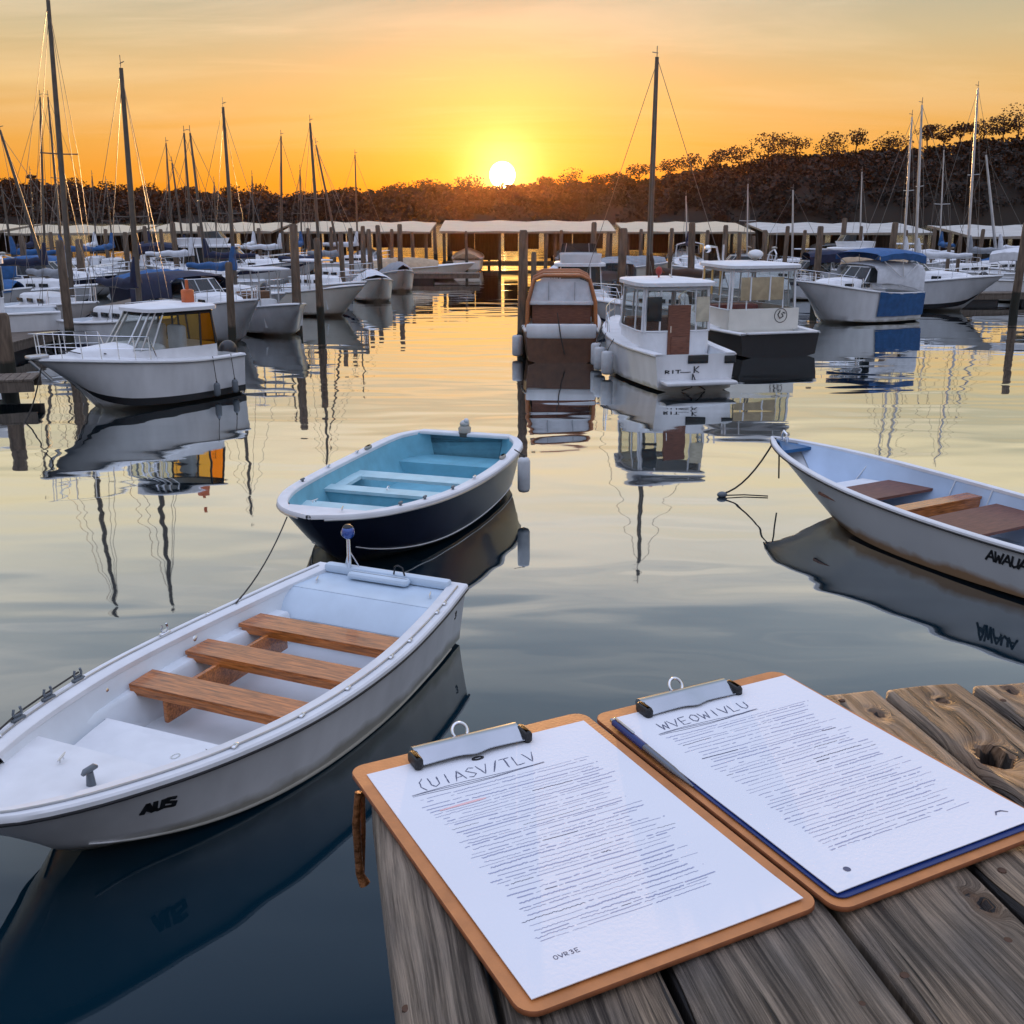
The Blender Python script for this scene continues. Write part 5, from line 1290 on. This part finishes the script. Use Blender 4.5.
# --- motorboats by hand
pilot('large white cruiser with dark windows and pale rounded roof at the left picture edge', (62, 342), -154, 6.4, 2.3, .95, GEL, (.20,.62), sill=.55, top=1.15, aft='panel', group='motorboats at their berths', glass=SMOKE, roofz=.12)
motor('white motorboat with a navy and white hood behind the cabin cruiser', -8.3, 28.9, -42, 6.2, 2.3, .90, style='arch', cv=NAVYCV)
bt = motor('open white boat with a brown box on its rear deck and flat pale top', -6.95, 30.6, -56, 5.6, 2.0, .72, style='open', cv=WHTCV, eng=True)
m = MB(); m.box((.95,0,.82), (.42,.95,.55), bev=.03); m.build('storage_box', mat('brown_box', (.16,.085,.045), .6, var=.2), bt, 40)
motor('cream centre console boat moored beyond the boat with the brown box', -6.6, 36.0, -32, 5.4, 2.0, .80, hull=GEL2, style='open', cv=WHTCV)
motor('small grey white skiff under a bulging cover, left edge of the channel', -5.35, 41.6, -72, 4.0, 1.7, .70, hull=GEL2, style='cover', cv=WHTCV, seed=3, eng=False)
motor('small round bowed skiff with grey cover beside the channel, beyond the white covered one', -5.0, 46.9, -72, 4.0, 1.7, .72, hull=GEL2, style='cover', cv=GREYCV, seed=4, eng=False)
motor('long low pale hull lying broadside at the head of the channel', -4.6, 54.6, 2, 6.8, 1.9, .62, hull=GEL2, style='cover', cv=TANCV, seed=5, eng=False)
motor('dark banded motor yacht lying broadside behind the left berths', -12.3, 47.6, 4, 8.6, 2.7, .95, style='fly', cv=None, trim=NAVYCV, eng=False)
motor('white flybridge cruiser behind the orange framed cabin boat', 2.05, 34.4, 92, 6.4, 2.2, .85, style='fly', cv=None, eng=False)
b4 = motor('white motorboat with blue stern cover and blue canvas top beyond the black wheelhouse boat', 10.7, 33.8, -157, 5.4, 2.5, .98, hull=GEL, style='arch', cv=WHTCV, eng=False)
h4 = std_hull(5.4*.8, 2.5*.86, .98); m = MB()
for sd in (1,-1): m.loft([[h4.pt(i/20, u, sd, -.030-.02*math.sin(i*1.3)**2) for i in range(10)] for u in (0,.1,.2,.3,.4,.48)])
m.loft([[h4.pt(0, u, sd, -.03) for u in (0,.1,.2,.3,.4,.48)] for sd in (1,-1)]); m.v = [Vector((p.x-.02 if p.x < .01 else p.x, p.y, p.z)) for p in m.v]; m.build('stern_cover', BLUECV, b4, 50)
canvas_arch(b4, .2, 2.0, 1.02, 1.75, .50, BLUECV, (.25,.15), name='canvas_top')
motor('white cruiser with tan cockpit cover on the right, beside the blue hulled boat', 14.6, 38.3, -42, 7.0, 2.4, .95, style='arch', cv=TANCV, eng=False, boot=BLACKH)
motor('white hardtop boat near the right edge with a pale canopy', 20.5, 40.6, -50, 6.4, 2.4, .88, style='bimini', cv=WHTCV)
motor('small white motorboat cut by the right edge of the picture', 24.0, 43.6, -60, 6.0, 2.2, .8, style='cuddy')
rows = [
 ('white motorboat with blue cover on the far left row', -17.6, 34.2, -8, 'cover', BLUECV, GEL), ('white cruiser with radar arch, far left behind the leaning mast', -23.3, 43.9, 4, 'cuddy', None, GEL),
 ('navy hulled cruiser with white coachroof among the left masts', -17.5, 41.2, -6, 'cuddy', None, NAVY), ('white boat under a pale blue grey cover on the left', -27.4, 52.2, 4, 'cover', GREYCV, GEL),
 ('white boat with a bright blue hood in the left back row', -17.9, 43.6, 4, 'arch', BLUECV, GEL), ('navy blue hull with blue cover behind the second tall mast', -12.6, 40.6, -12, 'cover', BLUECV, NAVY),
 ('white boat with navy bimini in the left back row', -15.9, 52.4, -4, 'bimini', NAVYCV, GEL),
 ('white flybridge cruiser furthest left in the back row', -30.0, 56.0, 0, 'fly', None, GEL), 
 ('white motorboat with grey hood behind the white wheelhouse boat', 3.6, 41.2, 92, 'arch', GREYCV, GEL), ('white covered boat between the tall central mast and the black hulled boat', 7.4, 38.6, 175, 'cover', WHTCV, GEL),
 ('low white boat with dark stripe behind the black hulled wheelhouse boat', 11.3, 42.6, 176, 'bimini', NAVYCV, GEL), ('white cuddy boat with radar arch in the right back row', 9.5, 47.6, 178, 'cuddy', None, GEL),
 ('grey white boat under a grey cover in the right back row', 5.3, 51.3, 4, 'cover', GREYCV, GEL2), ('white flybridge boat in the right back row before the roofs', 14.6, 49.0, 182, 'fly', None, GEL),
 ('white boat with pale sun top in the right back row', 20.0, 54.0, 2, 'open', WHTCV, GEL), ('white boat with blue cover at the far right of the back row', 26.0, 54.0, -4, 'cover', BLUECV, GEL),
 ('small white skiff with cover far back near the sun glitter on the right', 2.4, 47.2, 80, 'cover', WHTCV, GEL2), ('white cuddy boat under the covered dock right of the glitter', 9.8, 61.9, 92, 'cuddy', None, GEL),
 ('pale boat under the covered dock behind the blue hulled boat', 17.6, 61.2, 88, 'arch', WHTCV, GEL), ('pale boat under the covered dock far left of the sun', -16.5, 62.2, 92, 'cuddy', None, GEL),
 ('low boat under the glowing covered dock left of the sun', -8.3, 61.4, 90, 'cover', GREYCV, GEL2), ('low covered boat under the glowing roof just left of the sun glitter', -2.6, 64.5, 90, 'cover', TANCV, GEL2), ('low covered boat under the glowing roof just right of the sun glitter', 3.4, 64.5, 90, 'cover', GREYCV, GEL2)]
for i, (lab, x, y, dg, st_, cv, hm_) in enumerate(rows):
    motor(lab, x, y, dg, 6.2, 2.15, .78, hull=hm_, style=st_, cv=cv, seed=20+i, eng=(i % 2 == 0), trim=NAVYCV if 'stripe' in lab else None)

# --- sailing boats: where the photo shows each mast
ALM = ALU
sail('sailing boat with the tallest mast in the picture, top left, two spreaders', (48, 0), (72, 300), 30.5, -38, 6.4, 2.2, bag=GREYCV, mastf=.74, spread=(.50,), mr=.085, mastm=BRONZE)
sail('sailing boat with blue bagged boom and dark mast, behind the white cabin cruiser', (121, 68), (138, 290), 26.3, -38, 5.6, 1.9, bag=NAVYCV, mastf=.66, spread=(.40,), mr=.075, boom_deg=4)
sail('sailing boat with a tall single-spreader mast behind the open boat with the brown box', (223, 107), (236, 290), 34.4, -34, 6.4, 2.0, bag=BLUECV, mastf=.55, spread=(.42,), mr=.065)
sail('sailing boat with a mast leaning steeply left at the left edge', (0, 130), (45, 255), 37.6, -6, 6.2, 2.0, bag=NAVYCV, mastf=.55, spread=(.5,), mr=.065)
sail('sailing boat with the left one of the two thin twin masts at left', (40, 97), (42, 240), 48.0, 4, 6.0, 2.0, bag=None, mastf=.55, mr=.055)
sail('sailing boat with the right one of the two thin twin masts at left', (48, 97), (60, 240), 51.0, 176, 6.0, 2.0, bag=BLUECV, mastf=.55, mr=.065)
sail('sailing boat with a short mast between the tall left masts', (166, 143), (172, 240), 55.8, 4, 5.6, 1.9, bag=None, mastf=.55, mr=.055)
sail('sailing boat with a raked short mast beside the pale pile', (172, 163), (185, 250), 50.0, 178, 5.6, 1.9, bag=NAVYCV, mastf=.55, mr=.055, spread=())
sail('sailing boat with the left mast of the close pair left of the motor yacht', (184, 133), (192, 245), 45.3, 8, 5.4, 1.9, bag=WHTCV, mastf=.55, mr=.06)
sail('sailing boat with the right mast of the close pair left of the motor yacht', (190, 133), (205, 250), 43.2, 184, 5.6, 1.9, bag=NAVYCV, mastf=.5, mr=.06)
sail('sailing boat with a slim mast and forked stays behind the motor yacht', (281, 136), (281, 245), 53.4, 4, 5.6, 1.9, bag=WHTCV, mastf=.55, mr=.06)
sail('sailing boat with a tall leaning mast beside the cream console boat', (310, 123), (321, 275), 39.6, -34, 6.0, 2.0, bag=NAVYCV, mastf=.52, mr=.062)
sail('sailing boat with a thin mast raked hard left, left of the channel', (316, 145), (342, 262), 44.6, -38, 5.8, 1.9, bag=GREYCV, mastf=.58, mr=.05, spread=())
sail('sailing boat with a lone slim mast nearest the channel head', (355, 155), (357, 235), 57.8, 4, 5.2, 1.8, bag=WHTCV, mastf=.5, mr=.05, spread=())
sail('sailing boat with a short plain mast at the left edge', (2, 190), (12, 250), 46.6, 184, 5.6, 1.9, bag=BLUECV, mastf=.5, mr=.06, spread=())
sail('sailing boat with the tall dark mast right of the sun and brown bagged sail', (657, 57), (648, 285), 31.2, 168, 6.2, 2.1, bag=mat('brown_canvas', (.06,.035,.025), .85, var=.2, bump=.3), mastf=.55, spread=(.18,), mr=.085)
sail('sailing boat with the left mast of the twin pair on the right', (912, 117), (905, 245), 46.4, 184, 6.2, 2.0, bag=WHTCV, mastf=.5, mastm=ALM, mr=.06)
sail('sailing boat with the right and taller mast of the twin pair on the right', (922, 105), (917, 250), 43.6, 176, 6.2, 2.0, bag=WHTCV, mastf=.55, mastm=ALM, mr=.065)
sail('sailing boat with a tall mast near the right edge', (978, 88), (968, 255), 48.6, 186, 5.8, 2.0, bag=GREYCV, mastf=.5, mastm=ALM, mr=.065)
sail('sailing boat with a pale bent mast nearest the right edge', (986, 155), (998, 255), 51.2, 178, 6.0, 2.0, bag=WHTCV, mastf=.5, mastm=ALM, mr=.075, spread=())
sail('sailing boat with a short bare mast in front of the right hand woods', (793, 190), (793, 250), 53.4, 180, 5.2, 1.8, bag=None, mastf=.5, mastm=ALM, mr=.055, spread=())

# --- short masted boats in the far back rows
extra = [('small sailing boat before the far left roof, first in from the picture edge', (30,172), (33,240), 56.6), ('small sailing boat with thin mast behind the leaning mast at left', (58,186), (60,240), 56.3),
 ('small sailing boat with thin mast right of the tallest mast', (92,176), (95,240), 56.5), ('small sailing boat with raked mast in the back row left of the second tall mast', (106,182), (112,240), 54.3),
 ('small sailing boat with thin mast just right of the second tall mast', (146,186), (149,240), 58.9), ('small sailing boat with short mast behind the close pair of masts', (214,182), (216,240), 58.7),
 ('small sailing boat with short mast behind the brown pile left of centre', (252,176), (254,240), 57.8), ('small sailing boat with a short mast left of the channel cluster of piles', (300,170), (301,240), 58.2),
 ('small sailing boat with short mast right of the central tall mast', (686,196), (688,240), 57.6), ('small sailing boat with thin mast before the right hand roofs', (748,184), (748,240), 57.0),
 ('small sailing boat with a thin mast left of the twin masts on the right', (862,172), (861,240), 57.6), ('small sailing boat with a thin mast between the twin masts and the right edge', (944,150), (941,240), 57.2)]
for i, (lab, a_, b_, Yx) in enumerate(extra):
    sail(lab, a_, b_, Yx, 90 if i % 3 else 86, 5.0, 1.7, bag=(NAVYCV, None, WHTCV, BLUECV)[i % 4], mastf=.5, mr=.045, spread=(.5,) if i % 2 else (), mastm=BRONZE if i < 8 else ALM)
# --- piles: x, y of the top in the photo, y of the water line (sets the distance), radius, label
piles = [
 (10, 313, 392, .15, 'thick pile standing at the left edge beside the low dock finger'), (72, 240, 352, .11, 'tall pale pile in front of the large white cruiser at left'),
 (84, 239, 300, .16, 'thick grey pile behind the tallest mast'), (233, 262, 350, .10, 'dark pile at the bow of the boat with the navy hood'),
 (180, 222, 292, .13, 'pale yellowish pile left of the motor yacht'), (298, 224, 331, .13, 'brown pile right of the boat with the brown box'),
 (321, 238, 326, .11, 'slim leaning pile at the bow of the cream console boat'), (204, 226, 284, .13, 'brown pile between the left masts and the motor yacht'),
 (344, 232, 300, .10, 'thin dark pile left of the channel, first in the close cluster'), (353, 228, 296, .10, 'dark pile in the cluster left of the channel, with a slight lean'),
 (364, 226, 291, .11, 'dark pile in the middle of the cluster left of the channel'), (372, 229, 288, .11, 'stout dark pile in the cluster left of the channel'),
 (381, 225, 284, .12, 'dark pile at the right of the cluster, behind the grey covered skiff'), (401, 224, 287, .12, 'tall dark pile standing alone beside the round bowed skiff'),
 (436, 224, 263, .13, 'dark post above the long low pale hull'), (450, 226, 263, .17, 'broad dark post above the long low pale hull'),
 (467, 231, 272, .08, 'thin pale pole at the right end of the long low hull'), (489, 240, 266, .08, 'thin post left of the sun glitter'),
 (522, 230, 356, .115, 'sunlit brown pile at the right edge of the sun glitter'), (533, 252, 350, .075, 'slim pile behind the sunlit brown one, beside the glitter'),
 (591, 222, 300, .11, 'brown pile behind the orange framed cabin boat, towards the left'), (619, 228, 322, .13, 'brown pile between the orange framed cabin boat and the white wheelhouse'),
 (690, 222, 314, .12, 'tall brown pile behind the white wheelhouse boat roof'), (720, 225, 306, .10, 'brown pile right above the cabin roof of the black hulled boat, leftmost there'),
 (737, 232, 300, .09, 'slim pile behind the black hulled wheelhouse boat'), (751, 236, 300, .08, 'slanting thin pile behind the radar dome of the black hulled boat'),
 (763, 230, 298, .11, 'brown pile just right of the slanting thin one'), (782, 226, 290, .10, 'dark pile behind the right hand back row'),
 (814, 226, 305, .13, 'grey pile left of the blue canvas top'), (838, 218, 285, .13, 'dark pile rising behind the blue canvas top'),
 (886, 222, 298, .14, 'dark pile left of the white cruiser with the tan cover'), (945, 232, 292, .08, 'thin pale pile right of the white cruiser with the tan cover'),
 (955, 234, 290, .08, 'thin brown pile left of the white hardtop boat'), (1014, 222, 309, .14, 'dark leaning pile at the right edge'),
 (668, 228, 296, .09, 'slim pile left of the tall brown pile behind the white wheelhouse'), (130, 232, 288, .12, 'dark pile beside the navy hull in the left back row'),
 (150, 226, 281, .11, 'brown pile behind the left back row'), (56, 232, 283, .11, 'dark pile left of the tallest mast in the back row'), (110, 229, 277, .11, 'dark pile left of the second tall mast, far back'),
 (166, 229, 284, .10, 'thin brown pile behind the second tall mast'), (218, 231, 279, .10, 'dark pile left of the single spreader mast'), (262, 228, 276, .11, 'dark pile behind the motor yacht bow'), (284, 230, 274, .10, 'dark pile right behind the motor yacht'),
 (312, 228, 280, .10, 'brown pile behind the tall leaning mast'), (332, 227, 276, .10, 'dark pile first behind the channel cluster'), (392, 229, 279, .09, 'thin dark pile between the cluster and the tall lone pile'), (414, 232, 276, .10, 'short dark pile left of the low pale hull'),
 (545, 234, 280, .09, 'brown post right of the sun glitter, far back'), (560, 230, 276, .10, 'dark post behind the flybridge cruiser'), (606, 232, 282, .10, 'thin brown pile left of the central tall mast'), (640, 229, 279, .10, 'dark pile beside the central tall mast'),
 (704, 230, 286, .10, 'brown pile in the back row left of the radar dome'), (800, 230, 282, .10, 'brown pile behind the blue canvas top, to its left'), (858, 226, 279, .10, 'dark pile in the right back row before the pale roof'), (900, 230, 284, .10, 'brown pile behind the tan cockpit cover'),
 (930, 228, 280, .10, 'dark pile between the twin masts and the tall right mast'), (975, 229, 284, .10, 'dark pile near the tall right mast'), (28, 236, 296, .12, 'pile behind the large white cruiser at the left edge')]
for px, yt, yw_, r_, lab in piles:
    x, y = P(px, yw_); ht = PY(px, yt, y).z; rg = random.Random(int(px*7))
    t = MB(); lx, ly = rg.uniform(-.03,.03), rg.uniform(-.03,.03)
    rings = []
    for k, z in enumerate((-1.5, 0, .6, ht*.5, ht-.06, ht)):
        rr_ = r_*lerp(1.08, .9, max(0, z)/ht)*(1 if z < ht-.01 else .75)
        rings.append([(lx*max(0,z)+rr_*math.cos(q*math.pi/5)*(1+rg.uniform(-.05,.05)), ly*max(0,z)+rr_*math.sin(q*math.pi/5)*(1+rg.uniform(-.05,.05)), z) for q in range(10)])
    t.loft(rings, True, True); o = t.build('mooring_pile', PILEW, smooth=50, loc=(x, y, 0)); tag(o, lab, 'mooring pile', 'mooring piles')

def _ov(a, b):
    def cor(f):
        _, x, y, an, L, B = f; c, s = math.cos(an), math.sin(an); return [Vector((x+c*i*L/2-s*j*B/2, y+s*i*L/2+c*j*B/2)) for i, j in ((1,.4),(1,-.4),(-1,-1),(-1,1),(0,1),(0,-1))]
    A, B_ = cor(a), cor(b)
    for an in (a[3], a[3]+math.pi/2, b[3], b[3]+math.pi/2):
        ax = Vector((math.cos(an), math.sin(an))); p = [q.dot(ax) for q in A]; r = [q.dot(ax) for q in B_]
        if max(p) < min(r) or max(r) < min(p): return False
    return True
# ---------------------------------------------------------------- evening haze over the basin
hz = MB(); hz.box((0, 215, 28), (1000, 520, 60)); hz_o = None
hm = bpy.data.materials.new('evening_haze'); hm.use_nodes = True; ht = hm.node_tree; ht.nodes.clear()
pv = ht.nodes.new('ShaderNodeVolumePrincipled'); pv.inputs['Color'].default_value = (1,.45,.15,1); pv.inputs['Density'].default_value = .00004; pv.inputs['Anisotropy'].default_value = .9
ho = ht.nodes.new('ShaderNodeOutputMaterial'); ht.links.new(pv.outputs[0], ho.inputs['Volume'])
hz_o = hz.build('haze', hm); tag(hz_o, 'thin warm evening haze over the water', 'haze', kind='stuff')
